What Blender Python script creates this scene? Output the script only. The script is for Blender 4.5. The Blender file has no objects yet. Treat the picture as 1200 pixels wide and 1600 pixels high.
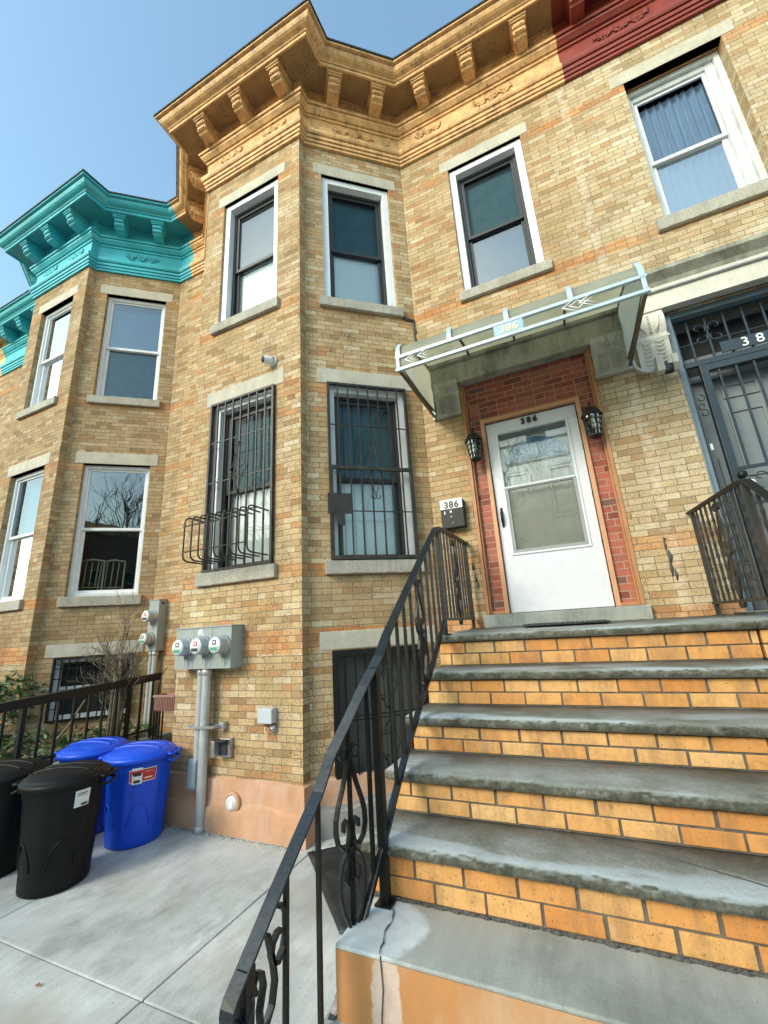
import bpy, math, random
from mathutils import Vector, Matrix
random.seed(7)
sc = bpy.context.scene
C = sc.collection
R = math.radians
PI = math.pi

# ---------------------------------------------------------------- camera
cam_d = bpy.data.cameras.new("camera")
cam = bpy.data.objects.new("camera", cam_d)
C.objects.link(cam)
CAMP = Vector((2.1569, -4.2920, 0.0774))
yaw, pitch, roll, fpx = 0.4121, 0.2694, -0.0614, 651.72
F = Vector((-math.sin(yaw)*math.cos(pitch), math.cos(yaw)*math.cos(pitch), math.sin(pitch)))
Rv = Vector((math.cos(yaw), math.sin(yaw), 0)); Uv = Rv.cross(F)
R2 = Rv*math.cos(roll)+Uv*math.sin(roll); U2 = Uv*math.cos(roll)-Rv*math.sin(roll)
m = Matrix((R2, U2, -F)).transposed().to_4x4(); m.translation = CAMP
cam.matrix_world = m
cam_d.sensor_fit = 'HORIZONTAL'; cam_d.sensor_width = 36; cam_d.lens = fpx/1200*36
cam_d.clip_start = 0.05; cam_d.clip_end = 500
sc.camera = cam
sc.render.resolution_x = 768; sc.render.resolution_y = 1024

# ---------------------------------------------------------------- sky + sun
SUN_EL, SUN_AZ = R(31), R(205)      # thin veil of high haze: soft sun from the front left
w = bpy.data.worlds.new("World"); sc.world = w; w.use_nodes = True
nt = w.node_tree
sky = nt.nodes.new('ShaderNodeTexSky'); sky.sky_type = 'NISHITA'; sky.sun_disc = False
sky.sun_elevation = SUN_EL; sky.sun_rotation = SUN_AZ
sky.air_density = 1.3; sky.dust_density = 1.6; sky.ozone_density = 0.3
bg = nt.nodes['Background']; bg.inputs['Strength'].default_value = 0.15
tint = nt.nodes.new('ShaderNodeMix'); tint.data_type = 'RGBA'; tint.blend_type = 'MULTIPLY'; tint.inputs[0].default_value = 1
tint.inputs[7].default_value = (.87, 1.04, .99, 1)      # camera white balance: the sky reads cyan
nt.links.new(sky.outputs[0], tint.inputs[6]); nt.links.new(tint.outputs[2], bg.inputs['Color'])
sun_d = bpy.data.lights.new("sun", 'SUN'); sun_d.energy = 1.1; sun_d.angle = R(18); sun_d.color = (1, .90, .78)
sun = bpy.data.objects.new("sun", sun_d); C.objects.link(sun)
sd = Vector((math.sin(SUN_AZ)*math.cos(SUN_EL), math.cos(SUN_AZ)*math.cos(SUN_EL), math.sin(SUN_EL)))
sun.rotation_euler = sd.to_track_quat('Z', 'Y').to_euler()
sun.location = (0, 0, 30)
sc.view_settings.view_transform = 'Standard'; sc.view_settings.look = 'None'
sc.view_settings.gamma = 1; sc.view_settings.use_curve_mapping = False
sc.view_settings.exposure = 1.14

# ---------------------------------------------------------------- materials
def newmat(name):
    mt = bpy.data.materials.new(name); mt.use_nodes = True
    n = mt.node_tree.nodes; b = n['Principled BSDF']
    return mt, mt.node_tree, n, b
def lk(t, a, b): t.links.new(a, b)
def mixc(t, fac, a, b, mode='MIX'):
    x = t.nodes.new('ShaderNodeMix'); x.data_type = 'RGBA'; x.blend_type = mode
    for s, v in ((x.inputs[0], fac), (x.inputs[6], a), (x.inputs[7], b)):
        if hasattr(v, 'is_output') or isinstance(v, bpy.types.NodeSocket): lk(t, v, s)
        elif isinstance(v, tuple): s.default_value = (*v, 1) if len(v) == 3 else v
        else: s.default_value = v
    return x.outputs[2]
def math_(t, op, a, b=None, c=None, clamp=False):
    x = t.nodes.new('ShaderNodeMath'); x.operation = op; x.use_clamp = clamp
    for i, v in enumerate((a, b, c)):
        if v is None: continue
        if isinstance(v, bpy.types.NodeSocket): lk(t, v, x.inputs[i])
        else: x.inputs[i].default_value = v
    return x.outputs[0]
def ramp(t, fac, stops, interp='LINEAR'):
    x = t.nodes.new('ShaderNodeValToRGB'); x.color_ramp.interpolation = interp
    e = x.color_ramp.elements
    while len(e) > 1: e.remove(e[-1])
    e[0].position = stops[0][0]; e[0].color = (*stops[0][1], 1) if isinstance(stops[0][1], tuple) else (stops[0][1],)*3+(1,)
    for p, c in stops[1:]:
        k = e.new(p); k.color = (*c, 1) if isinstance(c, tuple) else (c, c, c, 1)
    lk(t, fac, x.inputs[0]); return x.outputs[0]
def noise(t, vec, scale, detail=4, rough=.55, dist=0):
    x = t.nodes.new('ShaderNodeTexNoise'); x.inputs['Scale'].default_value = scale
    x.inputs['Detail'].default_value = detail; x.inputs['Roughness'].default_value = rough
    x.inputs['Distortion'].default_value = dist
    if vec is not None: lk(t, vec, x.inputs['Vector'])
    return x.outputs['Fac']
def coord(t, kind='Object'):
    x = t.nodes.new('ShaderNodeTexCoord'); return x.outputs[kind]
def geo_pos(t): return t.nodes.new('ShaderNodeNewGeometry').outputs['Position']
def bump(t, b, h, strength=.4, dist=.01):
    x = t.nodes.new('ShaderNodeBump'); x.inputs['Strength'].default_value = strength
    x.inputs['Distance'].default_value = dist; lk(t, h, x.inputs['Height']); lk(t, x.outputs[0], b.inputs['Normal'])
def mapping(t, vec, scale=(1, 1, 1), loc=(0, 0, 0)):
    x = t.nodes.new('ShaderNodeMapping'); x.inputs['Scale'].default_value = scale; x.inputs['Location'].default_value = loc
    lk(t, vec, x.inputs[0]); return x.outputs[0]

def brick_mat(name, stops, bands, mortar, bw=.203, bh=.0600, ms=.0029, speck=1.0, warmth=1.0, rough=.85, wash=.35, pale=False):
    mt, t, n, b = newmat(name)
    uv = coord(t, 'UV'); pos = geo_pos(t)
    # wobble the courses slightly so the joints are not ruler-straight
    wn = t.nodes.new('ShaderNodeTexNoise'); wn.inputs['Scale'].default_value = 9; wn.inputs['Detail'].default_value = 3; lk(t, pos, wn.inputs['Vector'])
    wv = t.nodes.new('ShaderNodeVectorMath'); wv.operation = 'MULTIPLY_ADD'
    lk(t, wn.outputs['Color'], wv.inputs[0]); wv.inputs[1].default_value = (.008, .006, 0); lk(t, uv, wv.inputs[2])
    vec = wv.outputs[0]
    br = t.nodes.new('ShaderNodeTexBrick')
    lk(t, vec, br.inputs['Vector'])
    br.inputs['Scale'].default_value = 1; br.inputs['Brick Width'].default_value = bw; br.inputs['Row Height'].default_value = bh
    br.inputs['Mortar Size'].default_value = ms; br.inputs['Mortar Smooth'].default_value = .25
    br.inputs['Color1'].default_value = (0, 0, 0, 1); br.inputs['Color2'].default_value = (1, 1, 1, 1); br.inputs['Mortar'].default_value = (.5, .5, .5, 1)
    br.offset = .5; br.offset_frequency = 2; br.squash = .5; br.squash_frequency = 7
    rnd = br.outputs['Color']; fac = br.outputs['Fac']
    base = ramp(t, rnd, stops, 'CONSTANT' if False else 'LINEAR')
    if pale:
        xp = t.nodes.new('ShaderNodeSeparateXYZ'); lk(t, pos, xp.inputs[0])
        pf = ramp(t, math_(t, 'ADD', math_(t, 'MULTIPLY', xp.outputs[0], .25), math_(t, 'MULTIPLY', noise(t, pos, 1.4, 4), .35)), [(.80, 0.0), (1.12, 1.0)])
        base = mixc(t, pf, base, ramp(t, rnd, ST388))
    # second palette chosen by large noise so whole areas drift in tone
    big = noise(t, pos, .9, 5, .6)
    bigf = ramp(t, big, [(.38, 0.0), (.66, 1.0)])
    base = mixc(t, math_(t, 'MULTIPLY', bigf, wash), base, (.36, .235, .115))
    sp = t.nodes.new('ShaderNodeSeparateXYZ'); lk(t, pos, sp.inputs[0]); z = sp.outputs[2]
    # orange bands of brick (separate courses built of redder brick)
    if bands:
        tot = None
        for (z0, z1, st) in bands:
            a = math_(t, 'GREATER_THAN', z, z0); c = math_(t, 'LESS_THAN', z, z1)
            mm = math_(t, 'MULTIPLY', math_(t, 'MULTIPLY', a, c), st)
            tot = mm if tot is None else math_(t, 'ADD', tot, mm)
        bn = ramp(t, noise(t, pos, 2.3, 2), [(.36, .35), (.6, 1.0)])
        tot = math_(t, 'MULTIPLY', tot, bn, clamp=True)
        oc = mixc(t, rnd, (.50, .215, .08), (.64, .335, .14))
        base = mixc(t, tot, base, oc)
    # iron spots
    s1 = noise(t, pos, 95, 3, .7)
    s2 = ramp(t, noise(t, pos, 6, 2), [(.35, 0.0), (.6, 1.0)])
    spk = ramp(t, s1, [(.33, 0.0), (.42, .25), (.465, 1.0)])
    base2 = mixc(t, math_(t, 'MULTIPLY', math_(t, 'SUBTRACT', 1.0, spk), math_(t, 'MULTIPLY', s2, speck*1.0)), base, (.10, .055, .03))
    fine = ramp(t, noise(t, pos, 38, 6, .7), [(.25, (.74, .72, .70)), (.5, (1.0, 1.0, 1.0)), (.8, (1.13, 1.12, 1.1))])
    base3 = mixc(t, 1.0, base2, fine, 'MULTIPLY')
    # weather stains
    gr = ramp(t, noise(t, mapping(t, pos, (1.3, 1.3, .5)), 1.7, 7, .65), [(.46, 0.0), (.75, .5)])
    base4 = mixc(t, gr, base3, (.20, .15, .085))
    if pale:
        ex = math_(t, 'ABSOLUTE', math_(t, 'SUBTRACT', xp.outputs[0], math_(t, 'ADD', 2.90, math_(t, 'MULTIPLY', noise(t, pos, 2.2, 3), .16))))
        em = math_(t, 'MULTIPLY', ramp(t, ex, [(.0, 1.0), (.035, .75), (.065, 0.0)]), ramp(t, noise(t, mapping(t, pos, (1, 1, 1), (0, 0, 7)), 9, 3), [(.42, 0.0), (.58, .42)]))
        base4 = mixc(t, em, base4, (.78, .70, .60))
    base4 = mixc(t, 1.0, base4, (.985, .945, .885), 'MULTIPLY')
    mc = mixc(t, noise(t, pos, 20, 4), mortar, tuple(x*1.5 for x in mortar))
    col = mixc(t, fac, base4, mc)
    lk(t, col, b.inputs['Base Color']); b.inputs['Roughness'].default_value = rough
    b.inputs['Specular IOR Level'].default_value = .3
    h = math_(t, 'SUBTRACT', math_(t, 'MULTIPLY', math_(t, 'ADD', s1, rnd), .25), fac)
    bump(t, b, h, .55, .006)
    return mt

BANDS = [(5.80, 5.925, 1.0), (3.74, 3.87, 1.0), (.60, .735, .95), (-.101, .105, 1.25), (2.66, 2.77, .6)]
M = {}
ST388 = [(0, (.42, .32, .19)), (.2, (.55, .44, .28)), (.4, (.66, .57, .41)), (.6, (.59, .47, .29)), (.8, (.72, .65, .50)), (.93, (.53, .36, .20)), (1, (.46, .32, .18))]
ST386 = [(0, (.31, .195, .10)), (.08, (.42, .29, .155)), (.2, (.55, .41, .235)), (.32, (.46, .335, .185)), (.44, (.61, .48, .295)), (.55, (.53, .385, .205)), (.66, (.68, .59, .43)), (.76, (.54, .37, .19)), (.86, (.63, .50, .32)), (.94, (.54, .29, .135)), (1, (.42, .25, .125))]
M['brick'] = brick_mat('yellow_brick', ST386, BANDS, (.125, .095, .065), wash=.3, pale=True)
M['brick388'] = M['brick']
ST384 = [(0, (.26, .175, .09)), (.15, (.37, .27, .15)), (.3, (.47, .36, .21)), (.45, (.41, .30, .165)), (.6, (.54, .43, .275)), (.75, (.44, .32, .17)), (.87, (.58, .50, .36)), (.95, (.45, .26, .12)), (1, (.34, .22, .11))]
M['brick384'] = brick_mat('tan_brick', ST384, [(5.80, 5.92, .8), (3.74, 3.87, .8), (.60, .735, .9), (-.101, .105, 1.1), (2.66, 2.77, .6)], (.11, .085, .06))
M['redbrick'] = brick_mat('red_faux_brick', [(0, (.20, .055, .038)), (.2, (.33, .085, .055)), (.5, (.42, .115, .075)), (.85, (.47, .15, .10)), (.95, (.22, .10, .08)), (1, (.16, .085, .07))], None, (.33, .22, .17), bw=.2, bh=.0665, ms=.0052, speck=.25, wash=.0, rough=.6)
M['farbrick'] = brick_mat('brown_red_brick', [(0, (.20, .075, .045)), (.5, (.30, .12, .07)), (1, (.25, .10, .06))], None, (.2, .16, .13), speck=.2, wash=.1)

def plain(name, col, rough=.5, metal=0, chips=0, var=.12, vscale=6, bstr=.0, bscale=40, spec=.5, stain=None, stain_amt=.5, stain_scale=2.5, coat=0):
    mt, t, n, b = newmat(name)
    pos = geo_pos(t)
    f = ramp(t, noise(t, pos, vscale, 6, .6), [(.3, (1-var,)*3), (.7, (1+var,)*3)])
    c = mixc(t, 1.0, col, f, 'MULTIPLY')
    if stain:
        sf = ramp(t, noise(t, mapping(t, pos, (1, 1, .45)), stain_scale, 8, .68), [(.47, 0.0), (.68, stain_amt)])
        c = mixc(t, sf, c, stain)
    if chips:
        cz = ramp(t, noise(t, pos, 2.1, 4), [(.46, 0.0), (.60, 1.0)])
        ch = ramp(t, noise(t, pos, 34, 5, .7), [(.40, 1.0), (.42, 0.0)])
        c = mixc(t, math_(t, 'MULTIPLY', math_(t, 'MULTIPLY', cz, ch), chips), c, (.085, .06, .045))
    lk(t, c, b.inputs['Base Color'])
    rr = ramp(t, noise(t, pos, vscale*3, 4), [(.3, max(0, rough-.08)), (.7, min(1, rough+.08))])
    lk(t, rr, b.inputs['Roughness'])
    b.inputs['Metallic'].default_value = metal; b.inputs['Specular IOR Level'].default_value = spec
    b.inputs['Coat Weight'].default_value = coat
    if bstr: bump(t, b, noise(t, pos, bscale, 6, .65), bstr, .01)
    return mt

def granite(name, c1, c2, stain, amt):
    mt, t, n, b = newmat(name); pos = geo_pos(t)
    v = noise(t, pos, 130, 3, .7)
    c = ramp(t, v, [(.33, c1), (.5, c2), (.68, tuple(x*1.12 for x in c2))])
    l = ramp(t, noise(t, pos, 5, 6, .6), [(.3, (.86, .86, .84)), (.7, (1.08, 1.08, 1.08))])
    c = mixc(t, 1.0, c, l, 'MULTIPLY')
    sf = ramp(t, noise(t, mapping(t, pos, (2, 2, .6)), 2.4, 8, .7), [(.45, 0.0), (.7, amt)])
    c = mixc(t, sf, c, stain)
    lk(t, c, b.inputs['Base Color']); b.inputs['Roughness'].default_value = .85
    bump(t, b, math_(t, 'ADD', v, noise(t, pos, 25, 5)), .35, .006)
    return mt
M['stone'] = granite('pale_granite', (.36, .325, .255), (.55, .51, .42), (.30, .275, .215), .45)
M['sill'] = granite('grey_granite', (.21, .195, .155), (.46, .43, .365), (.24, .22, .175), .6)
M['mossy'] = granite('mossy_stone', (.22, .215, .16), (.40, .39, .31), (.085, .09, .06), .85)
M['carved'] = granite('carved_limestone', (.36, .345, .28), (.52, .50, .42), (.20, .20, .15), .65)
M['carved388'] = granite('cream_limestone', (.50, .47, .40), (.66, .63, .55), (.40, .37, .30), .5)

def tread_mat():
    mt, t, n, b = newmat('bluestone'); pos = geo_pos(t)
    c = ramp(t, noise(t, pos, 3.2, 8, .65), [(.28, (.14, .15, .115)), (.42, (.24, .25, .205)), (.54, (.34, .355, .32)), (.68, (.44, .47, .455)), (.85, (.50, .54, .54))])
    g = ramp(t, noise(t, pos, 110, 6, .8), [(.30, (.60,)*3), (.5, (1.0,)*3), (.70, (1.28,)*3)])
    c = mixc(t, 1.0, c, g, 'MULTIPLY')
    # pale dried patches
    pa = ramp(t, noise(t, mapping(t, pos, (.8, 2.0, 2), (3.1, 1, 0)), 1.9, 5, .5), [(.54, 0.0), (.60, .75)])
    c = mixc(t, pa, c, (.54, .60, .62))
    # moss and grime on the rock-faced front edges
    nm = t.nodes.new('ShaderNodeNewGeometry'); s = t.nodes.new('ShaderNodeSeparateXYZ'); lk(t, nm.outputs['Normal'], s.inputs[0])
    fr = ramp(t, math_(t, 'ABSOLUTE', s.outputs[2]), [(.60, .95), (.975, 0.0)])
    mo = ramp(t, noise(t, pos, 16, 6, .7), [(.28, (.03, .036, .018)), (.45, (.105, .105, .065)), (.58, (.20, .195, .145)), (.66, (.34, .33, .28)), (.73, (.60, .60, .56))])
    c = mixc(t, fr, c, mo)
    lk(t, c, b.inputs['Base Color']); b.inputs['Roughness'].default_value = .72
    bump(t, b, math_(t, 'ADD', noise(t, pos, 34, 8, .75), math_(t, 'MULTIPLY', fr, math_(t, 'MULTIPLY', noise(t, pos, 45, 6, .85), 2.0))), .85, .014)
    return mt
M['tread'] = tread_mat()

def step_brick_mat():
    mt, t, n, b = newmat('orange_step_brick'); pos = geo_pos(t)
    at = t.nodes.new('ShaderNodeAttribute'); at.attribute_name = 'rnd'
    c = ramp(t, at.outputs['Fac'], [(0, (.60, .24, .06)), (.25, (.68, .335, .10)), (.5, (.72, .41, .155)), (.75, (.64, .28, .075)), (1, (.75, .47, .20))])
    s = ramp(t, noise(t, pos, 150, 2, .6), [(.28, (.35, .22, .12)), (.36, (1, 1, 1))])
    c = mixc(t, 1.0, c, s, 'MULTIPLY')
    f = ramp(t, noise(t, pos, 14, 7, .7), [(.28, (.72, .70, .68)), (.5, (1, 1, 1)), (.75, (1.12, 1.12, 1.12))])
    c = mixc(t, 1.0, c, f, 'MULTIPLY')
    gm = ramp(t, noise(t, mapping(t, pos, (5, 5, 1.2)), 2.2, 8, .75), [(.47, 0.0), (.68, .75)])
    c = mixc(t, gm, c, (.30, .17, .075))
    bk = ramp(t, noise(t, pos, 26, 5, .75), [(.30, .8), (.37, 0.0)])
    c = mixc(t, bk, c, (.20, .13, .07))
    wh = ramp(t, noise(t, pos, 4.5, 7, .7), [(.60, 0.0), (.78, .45)])
    c = mixc(t, wh, c, (.62, .56, .48))
    lk(t, c, b.inputs['Base Color']); b.inputs['Roughness'].default_value = .75
    bump(t, b, noise(t, pos, 90, 5, .7), .3, .004)
    return mt
M['stepbrick'] = step_brick_mat()
M['mortar'] = plain('grey_mortar', (.145, .13, .105), .95, var=.35, vscale=22, bstr=.6, bscale=90)

def concrete(name, base, dark, warm, joints=False):
    mt, t, n, b = newmat(name); pos = geo_pos(t)
    a = noise(t, pos, 1.1, 8, .62)
    c = ramp(t, a, [(.36, dark), (.47, tuple(x*.9 for x in base)), (.56, base), (.66, tuple(x*1.25 for x in base))])
    st = noise(t, mapping(t, pos, (9, 1.2, 1)), 2.2, 6, .7)
    c = mixc(t, 1.0, c, ramp(t, st, [(.3, (.84, .84, .85)), (.65, (1.06, 1.06, 1.06))]), 'MULTIPLY')
    g = ramp(t, noise(t, pos, 160, 4, .75), [(.28, (.74,)*3), (.5, (1.0,)*3), (.74, (1.14,)*3)])
    c = mixc(t, 1.0, c, g, 'MULTIPLY')
    w_ = ramp(t, noise(t, mapping(t, pos, (1, 1, 1), (4, 7, 0)), .75, 5, .6), [(.50, 0.0), (.64, .7)])
    c = mixc(t, w_, c, warm)
    dk = ramp(t, noise(t, mapping(t, pos, (1.4, .8, 1), (9, 2, 0)), 2.0, 7, .7), [(.52, 0.0), (.66, .55)])
    c = mixc(t, dk, c, tuple(x*.62 for x in dark))
    sp = ramp(t, noise(t, pos, 11, 2, .5), [(.20, .8), (.235, 0.0)])
    c = mixc(t, sp, c, (.10, .095, .085))
    lk(t, c, b.inputs['Base Color']); b.inputs['Roughness'].default_value = .82
    bump(t, b, math_(t, 'ADD', noise(t, pos, 120, 6, .7), math_(t, 'MULTIPLY', noise(t, pos, 12, 4), .6)), .3, .005)
    return mt
M['concrete'] = concrete('courtyard_concrete', (.52, .54, .525), (.36, .365, .335), (.36, .33, .265))
M['slab'] = concrete('stoop_base_concrete', (.36, .38, .345), (.23, .24, .205), (.36, .34, .29))
def add_patch(mt, centre, rad, col, amt, nsc=7, wob=.35):
    t = mt.node_tree; b = t.nodes['Principled BSDF']; old = b.inputs['Base Color'].links[0].from_socket; pos = geo_pos(t)
    v = t.nodes.new('ShaderNodeVectorMath'); v.operation = 'SUBTRACT'; lk(t, pos, v.inputs[0]); v.inputs[1].default_value = centre
    v2 = t.nodes.new('ShaderNodeVectorMath'); v2.operation = 'DIVIDE'; lk(t, v.outputs[0], v2.inputs[0]); v2.inputs[1].default_value = rad
    ln = t.nodes.new('ShaderNodeVectorMath'); ln.operation = 'LENGTH'; lk(t, v2.outputs[0], ln.inputs[0])
    d = math_(t, 'ADD', ln.outputs['Value'], math_(t, 'MULTIPLY', math_(t, 'SUBTRACT', noise(t, pos, nsc, 6, .6), .5), wob*2))
    m_ = ramp(t, d, [(.86, amt), (.98, 0.0)])
    tex = ramp(t, noise(t, pos, 30, 6, .7), [(.3, tuple(x*.86 for x in col)), (.7, tuple(min(1, x*1.08) for x in col))])
    lk(t, mixc(t, m_, old, tex), b.inputs['Base Color'])
add_patch(M['slab'], (1.30, -2.61, -.975), (.185, .17, .5), (.60, .64, .64), .95)
M['patchc'] = concrete('patched_concrete', (.58, .62, .62), (.48, .51, .50), (.52, .52, .48))
M['stucco'] = plain('orange_painted_stucco', (.56, .31, .18), .85, var=.12, vscale=5, bstr=.5, bscale=30, stain=(.62, .50, .42), stain_amt=.55, stain_scale=2.2)
M['stucco2'] = plain('orange_painted_face', (.50, .235, .085), .8, var=.10, vscale=4, bstr=.35, bscale=26, stain=(.58, .42, .28), stain_amt=.6, stain_scale=3.2)
add_patch(M['stucco2'], (1.385, -2.746, -1.12), (.062, .5, .19), (.66, .52, .44), .92, 14, .45)
add_patch(M['stucco2'], (1.20, -2.746, -1.27), (.14, .5, .07), (.50, .52, .50), .9, 10, .5)
M['greyplinth'] = plain('grey_painted_plinth', (.27, .26, .25), .8, var=.12, bstr=.3, bscale=20, stain=(.36, .37, .37), stain_amt=.5)
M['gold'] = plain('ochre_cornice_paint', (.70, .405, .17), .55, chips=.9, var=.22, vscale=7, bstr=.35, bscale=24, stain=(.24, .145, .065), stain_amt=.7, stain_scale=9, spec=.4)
M['goldsoff'] = plain('ochre_soffit_paint', (.36, .215, .085), .6, chips=.8, var=.2, vscale=6, bstr=.25, bscale=24, stain=(.15, .10, .05), stain_amt=.5, stain_scale=4)  # cornice ochre darkened: the shade under the overhang is in the colour
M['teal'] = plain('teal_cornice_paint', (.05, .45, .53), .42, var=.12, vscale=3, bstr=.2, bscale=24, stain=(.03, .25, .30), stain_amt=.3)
M['tealsoff'] = plain('teal_soffit_paint', (.035, .30, .35), .5, var=.12, vscale=3, bstr=.2)  # same teal made darker, soffit shade painted into it
M['red'] = plain('oxblood_cornice_paint', (.25, .036, .020), .45, chips=.4, var=.15, vscale=4, bstr=.2, stain=(.10, .02, .015), stain_amt=.4)
M['cream'] = plain('cream_cornice_paint', (.75, .55, .27), .5, var=.1)
M['roof'] = plain('black_roofing', (.022, .022, .025), .8, var=.3, bstr=.5)
M['white'] = plain('white_window_paint', (.80, .815, .82), .42, var=.05, vscale=8, bstr=.06, stain=(.55, .55, .53), stain_amt=.35, stain_scale=4)
M['whiteold'] = plain('weathered_white_paint', (.66, .69, .70), .6, var=.08, vscale=8, bstr=.2, stain=(.42, .42, .40), stain_amt=.7, stain_scale=6)
M['doorwhite'] = plain('white_storm_door', (.68, .69, .73), .3, var=.02, vscale=3, spec=.5, stain=(.70, .71, .72), stain_amt=.3)
M['frameblk'] = plain('black_sash', (.022, .024, .025), .4, var=.2)
M['iron'] = plain('black_painted_iron', (.0075, .009, .008), .42, var=.35, vscale=30, bstr=.25, bscale=60, spec=.35, stain=(.02, .016, .012), stain_amt=.2, stain_scale=9)
M['ironbrown'] = plain('weathered_brown_iron', (.022, .018, .013), .5, var=.35, vscale=30, bstr=.2, bscale=60, stain=(.09, .06, .035), stain_amt=.5, stain_scale=9)
M['railblue'] = plain('blue_black_handrail', (.006, .011, .016), .34, var=.25, vscale=18, bstr=.12, bscale=50, spec=.5, stain=(.02, .03, .038), stain_amt=.5, stain_scale=14)
M['bluegate'] = plain('blue_grey_gate_paint', (.022, .036, .048), .38, var=.12, vscale=6, bstr=.1)
M['bluejamb'] = plain('blue_grey_jamb', (.15, .20, .235), .45, var=.1, vscale=6)
M['greydoor'] = plain('grey_door', (.21, .235, .24), .45, var=.06)
M['galv'] = plain('galvanised_steel', (.50, .51, .51), .38, metal=.75, var=.15, vscale=10, stain=(.30, .29, .27), stain_amt=.4)
M['conduit'] = plain('grey_conduit', (.50, .51, .50), .45, metal=.35, var=.12, vscale=8, stain=(.33, .32, .30), stain_amt=.4)
M['meterbox'] = plain('grey_meter_enclosure', (.31, .345, .335), .45, var=.06, vscale=4, stain=(.25, .26, .25), stain_amt=.3)
M['bluebox'] = plain('blue_grey_box', (.24, .31, .36), .45, var=.05)
M['dial'] = plain('meter_dial', (.74, .77, .76), .4, var=.04)
M['meterglass'] = plain('silvery_meter_cover', (.42, .47, .50), .18, metal=.3, var=.1, spec=.8)
M['jbgrey'] = plain('pale_grey_box', (.46, .50, .53), .5, var=.05)
M['pinkpatch'] = plain('flaked_pale_pink_paint', (.62, .46, .38), .85, var=.12, vscale=20, stain=(.50, .30, .19), stain_amt=.6, stain_scale=9)
M['green'] = plain('green_label', (.05, .33, .18), .5, var=.05)
M['redlab'] = plain('red_label', (.55, .03, .025), .45, var=.05)
M['darklab'] = plain('dark_label', (.03, .03, .035), .5, var=.05)
M['whitelab'] = plain('white_label', (.78, .78, .77), .5, var=.05)
M['bluecan'] = plain('blue_plastic', (.002, .072, .66), .38, var=.08, vscale=4, bstr=.05, bscale=120, spec=.5)
M['blackcan'] = plain('black_plastic', (.004, .0046, .0043), .5, var=.2, vscale=5, bstr=.12, bscale=130, spec=.25)
M['rubber'] = plain('black_rubber', (.014, .018, .019), .5, var=.3, vscale=9, bstr=.15, stain=(.07, .08, .085), stain_amt=.4, stain_scale=6)
M['alu'] = plain('pale_blue_aluminium', (.46, .57, .61), .4, metal=.2, var=.06)
M['aludark'] = plain('bronze_aluminium', (.14, .115, .075), .4, metal=.4, var=.15)
M['wood'] = plain('orange_stained_wood', (.44, .20, .085), .5, var=.14, vscale=6, bstr=.15)
M['woodlight'] = plain('salmon_trim_paint', (.60, .31, .165), .5, var=.08, vscale=6)
M['plateblue'] = plain('pale_blue_plate', (.30, .46, .56), .4, var=.04)
M['ivory'] = plain('ivory_numeral', (.80, .74, .45), .45, var=.05)
M['numblack'] = plain('black_numeral', (.012, .012, .014), .4, var=.05)
M['numwhite'] = plain('white_numeral', (.80, .80, .78), .4, var=.05)
M['lampglass'] = plain('seeded_lamp_glass', (.55, .56, .54), .15, var=.25, vscale=60, spec=.8)
M['curtain'] = plain('pale_curtain', (.50, .58, .62), .8, var=.1, vscale=3)
M['curtainb'] = plain('bright_white_blind', (.88, .94, .96), .7, var=.04, vscale=3)
M['shade'] = plain('dark_grey_screen_shade', (.12, .20, .225), .8, var=.15, vscale=7)  # bluish tone also carries sky mirrored in the neighbour's lower panes
M['deepblind'] = plain('dark_blue_blind', (.05, .13, .22), .7, var=.05)  # deep blue of mirrored sky put into the sheet colour
M['shadeblue'] = plain('blue_grey_blind', (.14, .34, .46), .7, var=.08, vscale=3)  # paler mirrored-sky blue, painted in for the neighbour's upper panes
M['dark'] = plain('dark_room', (.02, .022, .022), .9, var=.1)
M['bark'] = plain('grey_brown_bark', (.17, .14, .095), .85, var=.25, vscale=20, bstr=.4, bscale=50)
M['leaf'] = plain('green_leaf', (.06, .12, .035), .5, var=.4, vscale=15)
M['drygrass'] = plain('dry_stem', (.22, .19, .10), .8, var=.3, vscale=15)
M['soil'] = plain('garden_soil', (.055, .042, .03), .95, var=.4, vscale=9, bstr=.8, bscale=30)
M['terracotta'] = plain('dusty_pink_plastic', (.34, .18, .14), .6, var=.08)
M['asphalt'] = plain('asphalt', (.05, .05, .052), .85, var=.2, vscale=4, bstr=.4, bscale=80)
M['tar'] = plain('dark_patching_tar', (.085, .08, .072), .8, var=.3, vscale=20, bstr=.4, bscale=60)
M['gold_chair'] = plain('gilt_chair', (.50, .40, .22), .4, var=.1)
M['shutterg'] = plain('grey_green_shutter', (.10, .115, .105), .5, var=.1)
M['screen'] = plain('door_screen_grey', (.30, .31, .31), .5, var=.05)
M['innerdoor'] = plain('inner_door_white', (.62, .66, .64), .4, var=.04)
M['innerdoor2'] = plain('inner_door_white_behind_screen', (.34, .345, .30), .5, var=.08)
M['fanlight'] = plain('fanlight_glass', (.10, .26, .42), .12, var=.25, vscale=9, spec=.9)

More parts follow.
